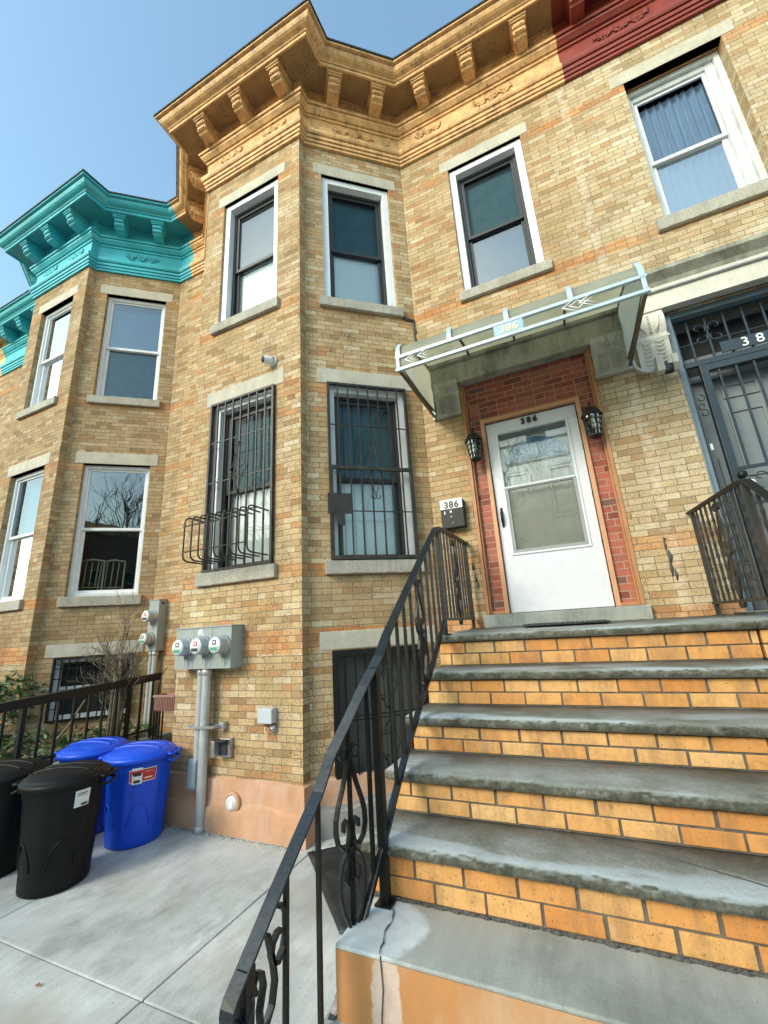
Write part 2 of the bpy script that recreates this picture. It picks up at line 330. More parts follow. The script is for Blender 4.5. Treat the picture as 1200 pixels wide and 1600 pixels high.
def glass(name, tint=(1, 1, 1), refl=.9, fmul=1.0, fadd=.04, bumpy=.0):
    mt = bpy.data.materials.new(name); mt.use_nodes = True; t = mt.node_tree
    for x in list(t.nodes): t.nodes.remove(x)
    o = t.nodes.new('ShaderNodeOutputMaterial'); tr = t.nodes.new('ShaderNodeBsdfTransparent'); gl = t.nodes.new('ShaderNodeBsdfGlossy')
    tr.inputs[0].default_value = (*tint, 1); gl.inputs[0].default_value = (refl, refl, refl, 1); gl.inputs['Roughness'].default_value = .01
    fr = t.nodes.new('ShaderNodeFresnel'); fr.inputs[0].default_value = 1.5
    f = math_(t, 'MULTIPLY_ADD', fr.outputs[0], fmul, fadd, clamp=True)
    mx = t.nodes.new('ShaderNodeMixShader'); lk(t, f, mx.inputs[0]); lk(t, tr.outputs[0], mx.inputs[1]); lk(t, gl.outputs[0], mx.inputs[2]); lk(t, mx.outputs[0], o.inputs[0])
    bp_ = t.nodes.new('ShaderNodeBump'); bp_.inputs['Strength'].default_value = .12; bp_.inputs['Distance'].default_value = .02
    pos = geo_pos(t); lk(t, noise(t, pos, 1.6, 2), bp_.inputs['Height']); lk(t, bp_.outputs[0], gl.inputs['Normal']); lk(t, bp_.outputs[0], fr.inputs['Normal'])
    return mt
M['glass'] = glass('window_glass', (.80, .92, .95), fmul=1.3, fadd=.03)
M['screenglass'] = glass('screened_window_glass', (.60, .74, .78), refl=.30, fmul=.8, fadd=.03)
M['glassb'] = glass('reflective_window_glass', (.62, .80, .88), refl=.8, fmul=1.8, fadd=.16)
M['glassblue'] = glass('blue_tinted_pane', (.60, .70, .86), refl=.6, fmul=1.0, fadd=.06)
M['glassblue2'] = glass('pale_blue_pane', (.74, .84, .90), refl=.5, fmul=.8, fadd=.04)
M['glassclear'] = glass('clear_glass', (.95, .97, .96), fmul=1.6, fadd=.03)
def meshmat():
    mt = bpy.data.materials.new('insect_screen'); mt.use_nodes = True; t = mt.node_tree; b = t.nodes['Principled BSDF']
    b.inputs['Base Color'].default_value = (.23, .24, .19, 1); b.inputs['Roughness'].default_value = .7
    tr = t.nodes.new('ShaderNodeBsdfTransparent'); mx = t.nodes.new('ShaderNodeMixShader'); pos = geo_pos(t)
    lk(t, ramp(t, noise(t, pos, 3.5, 5), [(.3, .45), (.7, .75)]), mx.inputs[0]); lk(t, tr.outputs[0], mx.inputs[1]); lk(t, b.outputs[0], mx.inputs[2]); lk(t, mx.outputs[0], t.nodes['Material Output'].inputs[0])
    return mt
M['mesh'] = meshmat()
def polycarb():
    mt, t, n, b = newmat('frosted_polycarbonate'); pos = geo_pos(t)
    c = ramp(t, noise(t, pos, 2.5, 6), [(.3, (.58, .58, .48)), (.7, (.72, .73, .62))])
    lk(t, c, b.inputs['Base Color']); b.inputs['Roughness'].default_value = .35
    tl = t.nodes.new('ShaderNodeBsdfTranslucent'); lk(t, c, tl.inputs[0])
    mx = t.nodes.new('ShaderNodeMixShader'); mx.inputs[0].default_value = .68
    o = n['Material Output']; lk(t, b.outputs[0], mx.inputs[1]); lk(t, tl.outputs[0], mx.inputs[2]); lk(t, mx.outputs[0], o.inputs[0])
    return mt
M['poly'] = polycarb()

# ---------------------------------------------------------------- mesh builder
class Fr:
    """local frame: s along the wall, d into the wall, z up"""
    def __init__(self, o, dr=(1, 0)):
        self.o = Vector((o[0], o[1], 0)); l = math.hypot(*dr); self.s = Vector((dr[0]/l, dr[1]/l, 0)); self.d = Vector((-self.s.y, self.s.x, 0))
    def __call__(self, s, d, z): return self.o+self.s*s+self.d*d+Vector((0, 0, z))
    def shift(self, x): return Fr((self.o.x+x, self.o.y), (self.s.x, self.s.y))
WF = Fr((0, 0))
class MB:
    def __init__(self): self.v = []; self.f = []; self.m = []; self.uv = []; self.sm = []; self.rnd = None
    def add(self, vs, fs, mat=0, uvs=None, smooth=False, loc=None, rnd=None):
        """loc: local coords used for the automatic uv"""
        k = len(self.v); self.v += [Vector(x) for x in vs]; L = loc or vs
        for i, f in enumerate(fs):
            self.f.append([k+j for j in f]); self.m.append(mat); self.sm.append(smooth)
            if uvs: self.uv.append(uvs[i])
            else:
                a, b_, c = Vector(L[f[0]]), Vector(L[f[1]]), Vector(L[f[2]]); n = (b_-a).cross(c-a)
                ax = max(range(3), key=lambda q: abs(n[q])); p_ = [(1, 2), (0, 2), (0, 1)][ax]
                self.uv.append([(L[j][p_[0]], L[j][p_[1]]) for j in f])
            if rnd is not None or self.rnd is not None:
                if self.rnd is None: self.rnd = [0.0]*(len(self.f)-1)
                self.rnd.append(rnd or 0.0)
    def box(self, s0, s1, d0, d1, z0, z1, fr=WF, mat=0, rnd=None):
        L = [(s, d, z) for z in (z0, z1) for d in (d0, d1) for s in (s0, s1)]
        self.add([fr(*p) for p in L], [(0, 1, 5, 4), (1, 3, 7, 5), (3, 2, 6, 7), (2, 0, 4, 6), (4, 5, 7, 6), (2, 3, 1, 0)], mat, loc=L, rnd=rnd)
    def ring(self, s0, s1, z0, z1, w_, d0, d1, fr=WF, mat=0, bottom=True, wt=None, wb=None):
        wt = w_ if wt is None else wt; wb = w_ if wb is None else wb
        self.box(s0, s0+w_, d0, d1, z0, z1, fr, mat); self.box(s1-w_, s1, d0, d1, z0, z1, fr, mat)
        self.box(s0+w_, s1-w_, d0+.001, d1-.001, z1-wt, z1, fr, mat)
        if bottom: self.box(s0+w_, s1-w_, d0+.001, d1-.001, z0, z0+wb, fr, mat)
    def prism(self, poly, s0, s1, fr=WF, mat=0, smooth=False):
        """poly in (d,z), extruded along s"""
        n = len(poly); L = [(s0, d, z) for d, z in poly]+[(s1, d, z) for d, z in poly]
        ar = sum(poly[i][0]*poly[(i+1) % n][1]-poly[(i+1) % n][0]*poly[i][1] for i in range(n))
        fs = []
        for i in range(n):
            j = (i+1) % n
            fs.append((i, j, j+n, i+n) if ar < 0 else (i, i+n, j+n, j))
        fs += [tuple(range(n)) if ar > 0 else tuple(range(n))[::-1], tuple(range(n, 2*n))[::-1] if ar > 0 else tuple(range(n, 2*n))]
        fs = [f[::-1] for f in fs] if False else fs
        self.add([fr(*p) for p in L], fs, mat, loc=L, smooth=smooth)
    def extr(self, poly, d0, d1, fr=WF, mat=0):
        """poly in (s,z), extruded along d"""
        n = len(poly); L = [(s, d0, z) for s, z in poly]+[(s, d1, z) for s, z in poly]
        ar = sum(poly[i][0]*poly[(i+1) % n][1]-poly[(i+1) % n][0]*poly[i][1] for i in range(n))
        if ar < 0: poly = poly[::-1]; L = [(s, d0, z) for s, z in poly]+[(s, d1, z) for s, z in poly]
        fs = [(i, i+n, (i+1) % n+n, (i+1) % n) for i in range(n)]+[tuple(range(n)), tuple(range(n, 2*n))[::-1]]
        self.add([fr(*p) for p in L], fs, mat, loc=L)
    def tube(self, pts, r, n=6, mat=0, square=False, smooth=None, cap=True, closed=False, flat=None):
        pts = [Vector(p) for p in pts]; N = len(pts)
        rs = r if isinstance(r, (list, tuple)) else [r]*N
        if square: n = 4
        ts = []
        for i in range(N):
            if closed: a, b_ = pts[i-1], pts[(i+1) % N]
            else: a, b_ = pts[max(0, i-1)], pts[min(N-1, i+1)]
            ts.append((b_-a).normalized())
        up = Vector((0, 0, 1)) if abs(ts[0].z) < .9 else Vector((0, 1, 0))
        x = ts[0].cross(up).normalized(); vs = []
        for i in range(N):
            x = (x-ts[i]*x.dot(ts[i])).normalized(); y = ts[i].cross(x)
            for k in range(n):
                a = 2*PI*k/n+(PI/4 if n == 4 else 0)
                q = math.sqrt(2) if n == 4 else 1
                fx, fy = (flat if flat else (1, 1))
                vs.append(pts[i]+x*math.cos(a)*rs[i]*q*fx+y*math.sin(a)*rs[i]*q*fy)
        fs = []
        for i in range(N if closed else N-1):
            for k in range(n):
                a = i*n+k; b_ = i*n+(k+1) % n; j = ((i+1) % N)*n
                fs.append((a, b_, j+(k+1) % n, j+k))
        if cap and not closed: fs += [tuple(range(n))[::-1], tuple(range((N-1)*n, N*n))]
        self.add(vs, fs, mat, smooth=(n > 4) if smooth is None else smooth)
    def lathe(self, prof, o, axis=(0, 0, 1), n=24, mat=0, smooth=True, mats=None):
        """prof list of (r, h) along axis"""
        o = Vector(o); a = Vector(axis).normalized(); up = Vector((0, 0, 1)) if abs(a.z) < .9 else Vector((1, 0, 0))
        x = a.cross(up).normalized(); y = a.cross(x)
        vs = []
        for r, h in prof:
            for k in range(n):
                t = 2*PI*k/n; vs.append(o+a*h+(x*math.cos(t)+y*math.sin(t))*r)
        for i in range(len(prof)-1):
            fs = [(i*n+k, i*n+(k+1) % n, (i+1)*n+(k+1) % n, (i+1)*n+k) for k in range(n)]
            if i == 0: base = len(self.v); self.v += vs
            for f in fs:
                self.f.append([base+j for j in f]); self.m.append(mats[i] if mats else mat); self.sm.append(smooth)
                self.uv.append([(0, 0)]*4)
                if self.rnd is not None: self.rnd.append(0.0)
    def sph(self, c, r, mat=0, n=10, sc_=(1, 1, 1)):
        vs = []; fs = []; m_ = n//2
        for i in range(m_+1):
            for k in range(n):
                t = PI*i/m_; p_ = 2*PI*k/n
                vs.append((c[0]+r*sc_[0]*math.sin(t)*math.cos(p_), c[1]+r*sc_[1]*math.sin(t)*math.sin(p_), c[2]+r*sc_[2]*math.cos(t)))
        for i in range(m_):
            for k in range(n): fs.append((i*n+k, (i+1)*n+k, (i+1)*n+(k+1) % n, i*n+(k+1) % n))
        self.add(vs, fs, mat, smooth=True)

def wpos(o):
    p_ = Vector((0, 0, 0))
    while o is not None: p_ += Vector(o.location); o = o.parent
    return p_
def setp(o, label=None, cat=None, group=None, kind=None):
    for k, v in (('label', label), ('category', cat), ('group', group), ('kind', kind)):
        if v: o[k] = v
    return o
def obj(name, mb, mats, parent=None, bevel=0, loc=None, fixn=True):
    if not isinstance(mats, (list, tuple)): mats = [mats]
    off = wpos(parent) if parent is not None else Vector(loc or (0, 0, 0))
    me = bpy.data.meshes.new(name)
    me.from_pydata([tuple(v-off) for v in mb.v], [], mb.f)
    for x in mats: me.materials.append(M[x] if isinstance(x, str) else x)
    me.polygons.foreach_set('material_index', mb.m); me.polygons.foreach_set('use_smooth', mb.sm)
    uvl = me.uv_layers.new(name='UVMap'); flat = [c for fuv in mb.uv for p_ in fuv for c in p_]; uvl.data.foreach_set('uv', flat)
    if mb.rnd is not None:
        a = me.attributes.new('rnd', 'FLOAT', 'FACE'); a.data.foreach_set('value', mb.rnd)
    if fixn:
        import bmesh
        bm = bmesh.new(); bm.from_mesh(me); bmesh.ops.recalc_face_normals(bm, faces=bm.faces); bm.to_mesh(me); bm.free()
    me.update()
    o = bpy.data.objects.new(name, me); C.objects.link(o)
    if parent is not None: o.parent = parent
    elif loc: o.location = loc
    if bevel:
        b = o.modifiers.new('bevel', 'BEVEL'); b.width = bevel; b.segments = 2; b.limit_method = 'ANGLE'; b.angle_limit = R(40)
        if hasattr(b, 'harden_normals'): b.harden_normals = False
    return o
def empty(name, loc, label, cat, group=None):
    o = bpy.data.objects.new(name, None); C.objects.link(o); o.location = loc; o.empty_display_size = .2
    return setp(o, label, cat, group)
def copy_tree(o, parent=None):
    c = o.copy(); C.objects.link(c)
    if parent is not None: c.parent = parent
    for ch in o.children: copy_tree(ch, c)
    return c
def text(name, s, size, mat, parent, o, sdir=(1, 0, 0), udir=(0, 0, 1), ext=.006, space=1.0, bold=0, cx=True):
    cu = bpy.data.curves.new(name, 'FONT'); cu.body = s; cu.size = size; cu.extrude = ext; cu.space_character = space; cu.offset = bold
    cu.align_x = 'CENTER' if cx else 'LEFT'; cu.resolution_u = 4
    tmp = bpy.data.objects.new('tmp', cu); C.objects.link(tmp)
    dg = bpy.context.evaluated_depsgraph_get(); me = bpy.data.meshes.new_from_object(tmp.evaluated_get(dg))
    bpy.data.objects.remove(tmp)
    me.name = name; me.materials.clear(); me.materials.append(M[mat])
    S = Vector(sdir).normalized(); U = Vector(udir).normalized(); N = S.cross(U)
    mm = Matrix((S, U, N)).transposed().to_4x4(); mm.translation = Vector(o)-wpos(parent); me.transform(mm)
    ob = bpy.data.objects.new(name, me); C.objects.link(ob); ob.parent = parent
    return ob
def arc(c, r, a0, a1, n=10): return [(c[0]+r*math.cos(a0+(a1-a0)*i/n), c[1]+r*math.sin(a0+(a1-a0)*i/n)) for i in range(n+1)]
def spiral(c, r0, r1, a0, a1, n=14): return [(c[0]+(r0+(r1-r0)*i/n)*math.cos(a0+(a1-a0)*i/n), c[1]+(r0+(r1-r0)*i/n)*math.sin(a0+(a1-a0)*i/n)) for i in range(n+1)]

# ---------------------------------------------------------------- plan constants (metres)
D_ = .976; X1 = -.186; XL = -1.763; X2 = .866; XI = -2.815; RY = -.874; XS = -4.353
ZC = 6.37; ZT = 7.47; ZG = -1.58
fA = Fr((0, 0)); fB = Fr((0, -D_)); sx, sy = -.1832, RY
fC = Fr((sx, sy), (X2-sx, -sy)); LC = math.hypot(X2-sx, sy)
fCL = Fr((XI, 0), (XL-.003-XI, RY)); LCL = math.hypot(XL-.003-XI, RY)
Z = dict(u0=3.921, u1=5.914, l0=.748, l1=2.7655)
WB = (-1.452, -.520); WC = (.226, 1.150); WA = (1.517, 2.451)

def panel(mb, fr, s0, s1, z0, z1, holes=(), depth=.2, mat=0, uo=0.0):
    ss = sorted({s0, s1, *[h[0] for h in holes], *[h[1] for h in holes]}); zs = sorted({z0, z1, *[h[2] for h in holes], *[h[3] for h in holes]})
    for a, b_ in zip(ss, ss[1:]):
        for c, d in zip(zs, zs[1:]):
            if any(h[0]-1e-6 <= a and b_ <= h[1]+1e-6 and h[2]-1e-6 <= c and d <= h[3]+1e-6 for h in holes): continue
            mb.add([fr(a, 0, c), fr(b_, 0, c), fr(b_, 0, d), fr(a, 0, d)], [(0, 1, 2, 3)], mat, uvs=[[(a+uo, c), (b_+uo, c), (b_+uo, d), (a+uo, d)]])
    for h in holes:
        dd = h[4] if len(h) > 4 else depth
        a, b_, c, d = h[:4]
        for (p, q, r_, t_, uv) in (
            ((a, 0, c), (a, 0, d), (a, dd, d), (a, dd, c), [(0, c), (0, d), (dd, d), (dd, c)]),
            ((b_, 0, d), (b_, 0, c), (b_, dd, c), (b_, dd, d), [(0, d), (0, c), (dd, c), (dd, d)]),
            ((a, 0, d), (b_, 0, d), (b_, dd, d), (a, dd, d), [(a, 0), (b_, 0), (b_, dd), (a, dd)]),
            ((b_, 0, c), (a, 0, c), (a, dd, c), (b_, dd, c), [(b_, 0), (a, 0), (a, dd), (b_, dd)])):
            mb.add([fr(*p), fr(*q), fr(*r_), fr(*t_)], [(0, 1, 2, 3)], mat, uvs=[uv])

def sweep(mb, plan, prof, matf, seg_len=.6):
    """sweep (offset,z) profile along a plan polyline with mitred corners"""
    P = [Vector((a, b_, 0)) for a, b_ in plan]; N = len(P)
    nr = [Vector(((P[i+1]-P[i]).y, -(P[i+1]-P[i]).x, 0)).normalized() for i in range(N-1)]
    rows = []
    for i in range(N):
        if i == 0: mt = nr[0]
        elif i == N-1: mt = nr[-1]
        else: mt = (nr[i-1]+nr[i])/(1+nr[i-1].dot(nr[i]))
        rows.append([P[i]+mt*o+Vector((0, 0, z)) for o, z in prof])
    K = len(prof)
    for i in range(N-1):
        for k in range(K-1):
            a, b_, c, d = rows[i][k], rows[i+1][k], rows[i+1][k+1], rows[i][k+1]
            u0 = 0; L = (P[i+1]-P[i]).length
            mb.add([a, b_, c, d], [(0, 1, 2, 3)], matf(k), uvs=[[(0, k*.05), (L, k*.05), (L, k*.05+.05), (0, k*.05+.05)]])

PROF = [(0, 6.36), (.035, 6.36), (.036, 6.395), (.024, 6.397), (.024, 6.405), (.050, 6.407), (.051, 6.446), (.038, 6.448), (.038, 6.458), (.064, 6.460), (.066, 6.505), (.052, 6.508), (.052, 6.518), (.080, 6.522), (.092, 6.545), (.094, 6.590), (.05, 6.596), (.028, 6.604),
        (.028, 6.866), (.048, 6.870), (.050, 6.900), (.038, 6.902), (.038, 6.912), (.068, 6.915), (.085, 6.935), (.108, 6.960), (.112, 6.985), (.096, 6.988), (.096, 6.998), (.130, 7.0), (.134, 7.035), (.06, 7.042), (.056, 7.050), (.056, 7.222), (.08, 7.226), (.082, 7.25), (.07, 7.253), (.07, 7.262), (.092, 7.264), (.094, 7.283),
        (.403, 7.285), (.403, 7.268), (.427, 7.268), (.428, 7.314), (.414, 7.317), (.414, 7.326), (.438, 7.328), (.446, 7.345), (.462, 7.352), (.488, 7.364), (.514, 7.386), (.530, 7.414), (.538, 7.436), (.526, 7.439), (.526, 7.449), (.560, 7.452), (.574, 7.458), (.574, 7.486)]
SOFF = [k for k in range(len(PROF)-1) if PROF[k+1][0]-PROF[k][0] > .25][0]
ROOFP = [(.555, 7.487), (.588, 7.487), (.590, 7.512), (0, 7.520), (-.2, 7.520)]
def cornice(root, plan, brackets, mats, swags):
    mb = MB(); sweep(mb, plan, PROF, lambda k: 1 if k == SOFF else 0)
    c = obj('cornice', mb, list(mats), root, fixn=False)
    mb = MB(); sweep(mb, plan, ROOFP, lambda k: 0); obj('roof_edge', mb, 'roof', root, fixn=False)
    for fr, s in brackets:
        b = MB(); w1 = .088
        b.box(s-w1-.015, s+w1+.015, -.40, -.085, 7.235, 7.283, fr)
        b.box(s-w1-.006, s+w1+.006, -.385, -.07, 7.212, 7.2345, fr)
        b.prism([(-.061, 7.211), (-.355, 7.211), (-.36, 7.15), (-.335, 7.143), (-.33, 7.085), (-.30, 7.078), (-.285, 7.055), (-.20, 7.045), (-.131, 7.042), (-.061, 7.052)], s-w1+.012, s+w1-.012, fr)
        b.box(s-w1+.03, s+w1-.03, -.366, -.30, 7.156, 7.203, fr); b.box(s-w1+.03, s+w1-.03, -.343, -.28, 7.092, 7.135, fr)
        obj('bracket', b, [mats[0]], c, bevel=.004)
    rr = random.Random(5)
    for fr, s0, s1 in swags:
        b = MB(); zc = 6.76
        for q in range(3):
            w_ = (s1-s0)/3
            for i in range(80):
                u = rr.random(); th = .010+.034*math.sin(PI*u); dz = rr.uniform(-1, 1)
                b.sph(fr(s0+w_*q+w_*u, -.038, zc+.02-.06*math.sin(PI*u)+dz*th), rr.uniform(.008, .017), n=6, sc_=(1.3, .9, .8))
        for q in range(4):
            for i in range(9): b.sph(fr(s0+(s1-s0)/3*q+rr.uniform(-.02, .02), -.038, zc+rr.uniform(-.02, .05)), rr.uniform(.009, .018), n=6, sc_=(1, .9, 1))
        obj('garland', b, [mats[0]], c)
    return c

# ---------------------------------------------------------------- windows
def window(root, fr, s0, s1, z0, z1, style, lint, sill, lm='stone', grille=False, sillp=.05, label=None):
    """casing mesh with sub-parts sash, pane, shade, sill, lintel. lint/sill = (s0,s1,z0,z1)"""
    rng = random.Random(int(s0*1000)+int(z0*77))
    if style in ('black', 'blackw'):
        cas = MB(); cas.ring(s0+.002, s1-.002, z0, z1-.002, .085, .035, .17, fr, bottom=False, wt=.085)
        cas.box(s0+.085, s1-.085, .10, .20, z0+.001, z0+.03, fr, 0)
        wnd = obj('window', cas, ['white'], root, bevel=.004)
        a, b_ = s0+.088, s1-.088; zb, zt = z0+.002, z1-.09
        sh = MB(); sh.ring(a, b_, zb, zt, .035, .12, .20, fr, 0, wb=.03); obj('sash_frame', sh, 'frameblk', wnd, bevel=.003)
        zm = zb+(zt-zb)*.475
        u = MB(); u.ring(a+.035, b_-.035, zm-.02, zt-.035, .04, .135, .16, fr, 0, wt=.05, wb=.045); obj('sash', u, 'frameblk', wnd, bevel=.002)
        l = MB(); l.ring(a+.035, b_-.035, zb+.03, zm+.025, .04, .165, .19, fr, 0, wt=.045, wb=.055); obj('sash', l, 'frameblk', wnd, bevel=.002)
        g = MB(); g.add([fr(a+.07, .148, zm), fr(b_-.07, .148, zm), fr(b_-.07, .148, zt-.07), fr(a+.07, .148, zt-.07)], [(0, 1, 2, 3)], 0); obj('pane', g, 'screenglass', wnd)
        g = MB(); g.add([fr(a+.07, .178, zb+.06), fr(b_-.07, .178, zb+.06), fr(b_-.07, .178, zm), fr(a+.07, .178, zm)], [(0, 1, 2, 3)], 0); obj('pane', g, 'glassb' if style == 'black' else 'glassclear', wnd)
        cu = MB(); cu.add([fr(a, .215, zm), fr(b_, .215, zm), fr(b_, .215, zt), fr(a, .215, zt)], [(0, 1, 2, 3)], 0); obj('window_shade', cu, 'shade', wnd)
        cu = MB()
        N = 40; vs = []
        for i in range(N+1):
            s = a+(b_-a)*i/N; d = .225+.0015*math.sin(i*1.1)
            vs += [fr(s, d, zb), fr(s, d, zm+.05)]
        cu.add(vs, [(2*i, 2*i+2, 2*i+3, 2*i+1) for i in range(N)], 0, smooth=True); obj('blind', cu, 'curtainb' if style == 'blackw' else 'deepblind', wnd)  # white blind; above the door an added sheet coloured as mirrored sky
        back = .4
    else:
        dd = .12 if style == 'old' else .07
        cas = MB()
        if style == 'old':
            cas.ring(s0+.002, s1-.002, z0, z1-.002, .055, .125, .24, fr, bottom=False, wt=.06)
            cas.box(s1-.135, s1-.057, .165, .245, z0, z1-.065, fr); cas.box(s0+.057, s0+.09, .165, .245, z0, z1-.065, fr); cas.box(s0+.09, s1-.135, .165, .245, z1-.13, z1-.065, fr)
            wnd = obj('window', cas, ['whiteold'], root, bevel=.006); a, b_, zb, zt, e = s0+.092, s1-.137, z0+.005, z1-.132, .19
        else:
            cas.ring(s0+.002, s1-.002, z0+.002, z1-.002, .05, dd, .19, fr, wt=.055, wb=.05)
            wnd = obj('window', cas, ['white'], root, bevel=.005); a, b_, zb, zt, e = s0+.052, s1-.052, z0+.05, z1-.058, dd+.03
        zm = zb+(zt-zb)*.5
        u = MB(); u.ring(a, b_, zm-.02, zt, .032, e, e+.03, fr, 0, wt=.03, wb=.042); obj('sash', u, 'white', wnd, bevel=.003)
        l = MB(); l.ring(a, b_, zb, zm+.018, .045, e+.034, e+.064, fr, 0, wt=.038, wb=.05); obj('sash', l, 'white', wnd, bevel=.003)
        g = MB(); g.add([fr(a+.03, e+.015, zm), fr(b_-.03, e+.015, zm), fr(b_-.03, e+.015, zt-.03), fr(a+.03, e+.015, zt-.03)], [(0, 1, 2, 3)], 0); obj('pane', g, 'glassblue' if style == 'old' else 'glassb', wnd)
        g = MB(); g.add([fr(a+.04, e+.049, zb+.04), fr(b_-.04, e+.049, zb+.04), fr(b_-.04, e+.049, zm), fr(a+.04, e+.049, zm)], [(0, 1, 2, 3)], 0); obj('pane', g, 'glassblue2' if style == 'old' else 'glass', wnd)
        if style == 'curt' or style == 'old':
            N = 60; vs = []; cu = MB()
            for i in range(N+1):
                s = a+(b_-a)*i/N; d = .30+.022*math.sin(i*.95+.6*math.sin(i*.31))
                vs += [fr(s, d+.02*math.sin(i*.4), zb), fr(s, d, zt)]
            cu.add(vs, [(2*i, 2*i+2, 2*i+3, 2*i+1) for i in range(N)], 0, smooth=True); obj('curtain', cu, 'curtain', wnd); back = .45
        elif style == 'shade':
            cu = MB(); cu.add([fr(a, .2, zb), fr(b_, .2, zb), fr(b_, .2, zm), fr(a, .2, zm)], [(0, 1, 2, 3)], 0); obj('window_shade', cu, 'shade', wnd)
            cu = MB(); cu.add([fr(a, .24, zm), fr(b_, .24, zm), fr(b_, .24, zt), fr(a, .24, zt)], [(0, 1, 2, 3)], 0); obj('blind', cu, 'shadeblue', wnd); back = .35  # both sheets are added, their blue painted as reflected sky
        else: back = .9
    # closed dark room box behind
    rb = MB(); a, b_ = s0-.02, s1+.02; L = [fr(x, y, z_) for x, y, z_ in ((a, .2, z0), (b_, .2, z0), (b_, .2, z1), (a, .2, z1), (a-.1*(back > .5), back, z0-.05), (b_+.1*(back > .5), back, z0-.05), (b_+.1*(back > .5), back, z1+.05), (a-.1*(back > .5), back, z1+.05))]
    rb.add(L, [(4, 5, 6, 7), (0, 4, 7, 3), (1, 2, 6, 5), (3, 7, 6, 2), (0, 1, 5, 4)], 0); obj('room_recess', rb, 'dark', wnd, fixn=False)
    if lint:
        l = MB(); l.box(lint[0], lint[1], -.006, .10, lint[2], lint[3], fr); obj('lintel', l, lm, wnd, bevel=.006)
    if sill:
        l = MB(); rough_slab(l, fr, sill[0], sill[1], -sillp, .12, sill[2], sill[3], .004); obj('sill', l, 'sill', wnd, fixn=True)
    return wnd

def rough_slab(mb, fr, s0, s1, d0, d1, z0, z1, amp, step=.03, mat=0):
    """stone slab with a slightly broken front arris"""
    n = max(2, int((s1-s0)/step)); rg = random.Random(int(s0*991+z0*313)); rows = []
    k = 0
    for i in range(n+1):
        s = s0+(s1-s0)*i/n; a = rg.uniform(-amp, amp); b_ = rg.uniform(0, amp*1.4)
        rows.append([(s, d1, z0), (s, d0+b_, z0+.0), (s, d0+a*.4, z0+.006+abs(a)), (s, d0+a*.3, (z0+z1)/2), (s, d0+a*.4, z1-.006-abs(a)), (s, d0+.008+b_, z1), (s, d1, z1)])
    K = 7; L = [p for r_ in rows for p in r_]
    fs = [(i*K+j, i*K+(j+1) % K, (i+1)*K+(j+1) % K, (i+1)*K+j) for i in range(n) for j in range(K)]
    fs += [tuple(range(K)), tuple(range(n*K, n*K+K))[::-1]]
    mb.add([fr(*p) for p in L], fs, mat, loc=L)

def bars_grille(root, name, fr, s0, s1, z0, z1, nb, horiz, thick=.008, d=-.03, mat='iron', frame=.018, ornament=None, extra=None, label=None):
    g = MB(); g.ring(s0, s1, z0, z1, frame*1.6, d-.012, d+.03, fr, 0)
    for h in horiz: g.box(s0, s1, d-.004, d+.004, h-.006, h+.006, fr)
    root_g = obj(name, g, mat, root)
    b = MB()
    for i in range(nb):
        s = s0+(s1-s0)*(i+1)/(nb+1); b.box(s-thick, s+thick, d-.0095, d+.0065, z0+.01, z1-.01, fr)
    obj('bars', b, mat, root_g)
    if ornament:
        for pts in ornament: o = MB(); o.tube([fr(s, d-.012, z_) for s, z_ in pts], .005, 6); obj('scroll', o, mat, root_g)
    return root_g

def heart(cx, cz, w_, h):
    """the wrought spear motif used on the grilles"""
    out = []
    for sg in (-1, 1):
        out.append([(cx, cz+h), (cx+sg*w_*.25, cz+h*.6), (cx+sg*w_*.8, cz+h*.12)]+spiral((cx+sg*w_*.62, cz+.0), .05, .022, 0 if sg > 0 else PI, (-PI*1.6 if sg > 0 else PI*2.6), 10))
        out.append([(cx, cz-h), (cx+sg*w_*.25, cz-h*.6), (cx+sg*w_*.7, cz-h*.2)]+spiral((cx+sg*w_*.55, cz-.10), .045, .02, 0 if sg > 0 else PI, (PI*1.6 if sg > 0 else -PI*.6), 10))
        out.append(spiral((cx+sg*.03, cz+h+.0), .03, .012, PI if sg > 0 else 0, (-PI*.5 if sg > 0 else PI*1.5), 8))
        out.append(spiral((cx+sg*.03, cz-h-.0), .03, .012, PI if sg > 0 else 0, (PI*2.5 if sg > 0 else -PI*1.5), 8))
    return out

# ================================================================ SETTING: ground
g = MB(); g.add([(-120, -120, ZG-.02), (120, -120, ZG-.02), (120, 120, ZG-.02), (-120, 120, ZG-.02)], [(0, 1, 2, 3)])
setp(obj('ground', g, 'soil'), kind='structure')
g = MB()
xs = [-2.95, -1.555, -.055, 1.40, 2.9, 4.4, 5.9]; ys = [-8.2, -6.9, -5.4, -3.99, -2.49, -.99, 1.2]
for i in range(len(xs)-1):
    for j in range(len(ys)-1):
        if xs[i] > 1.3 and ys[j] > -2.5: continue
        g.box(xs[i]+.004, xs[i+1]-.004, ys[j]+.004, ys[j+1]-.004, ZG-.1, ZG)
setp(obj('courtyard_paving', g, 'concrete', bevel=.006), kind='structure')
g = MB(); g.box(-60, 60, -8.199, 1.2, ZG-.12, ZG-.012); setp(obj('paving_bed', g, 'tar'), kind='structure')
g = MB(); g.box(-60, 60, -11.4, -8.21, ZG-.3, ZG-.005); setp(obj('sidewalk', g, 'concrete'), kind='structure')
g = MB(); g.add([(-110, -21, ZG-.015), (110, -21, ZG-.015), (110, -11.41, ZG-.015), (-110, -11.41, ZG-.015)], [(0, 1, 2, 3)]); setp(obj('road', g, 'asphalt'), kind='structure')
g = MB(); g.box(-60, 60, -24, -21.01, ZG-.3, ZG+.12); setp(obj('far_sidewalk', g, 'concrete'), kind='structure')

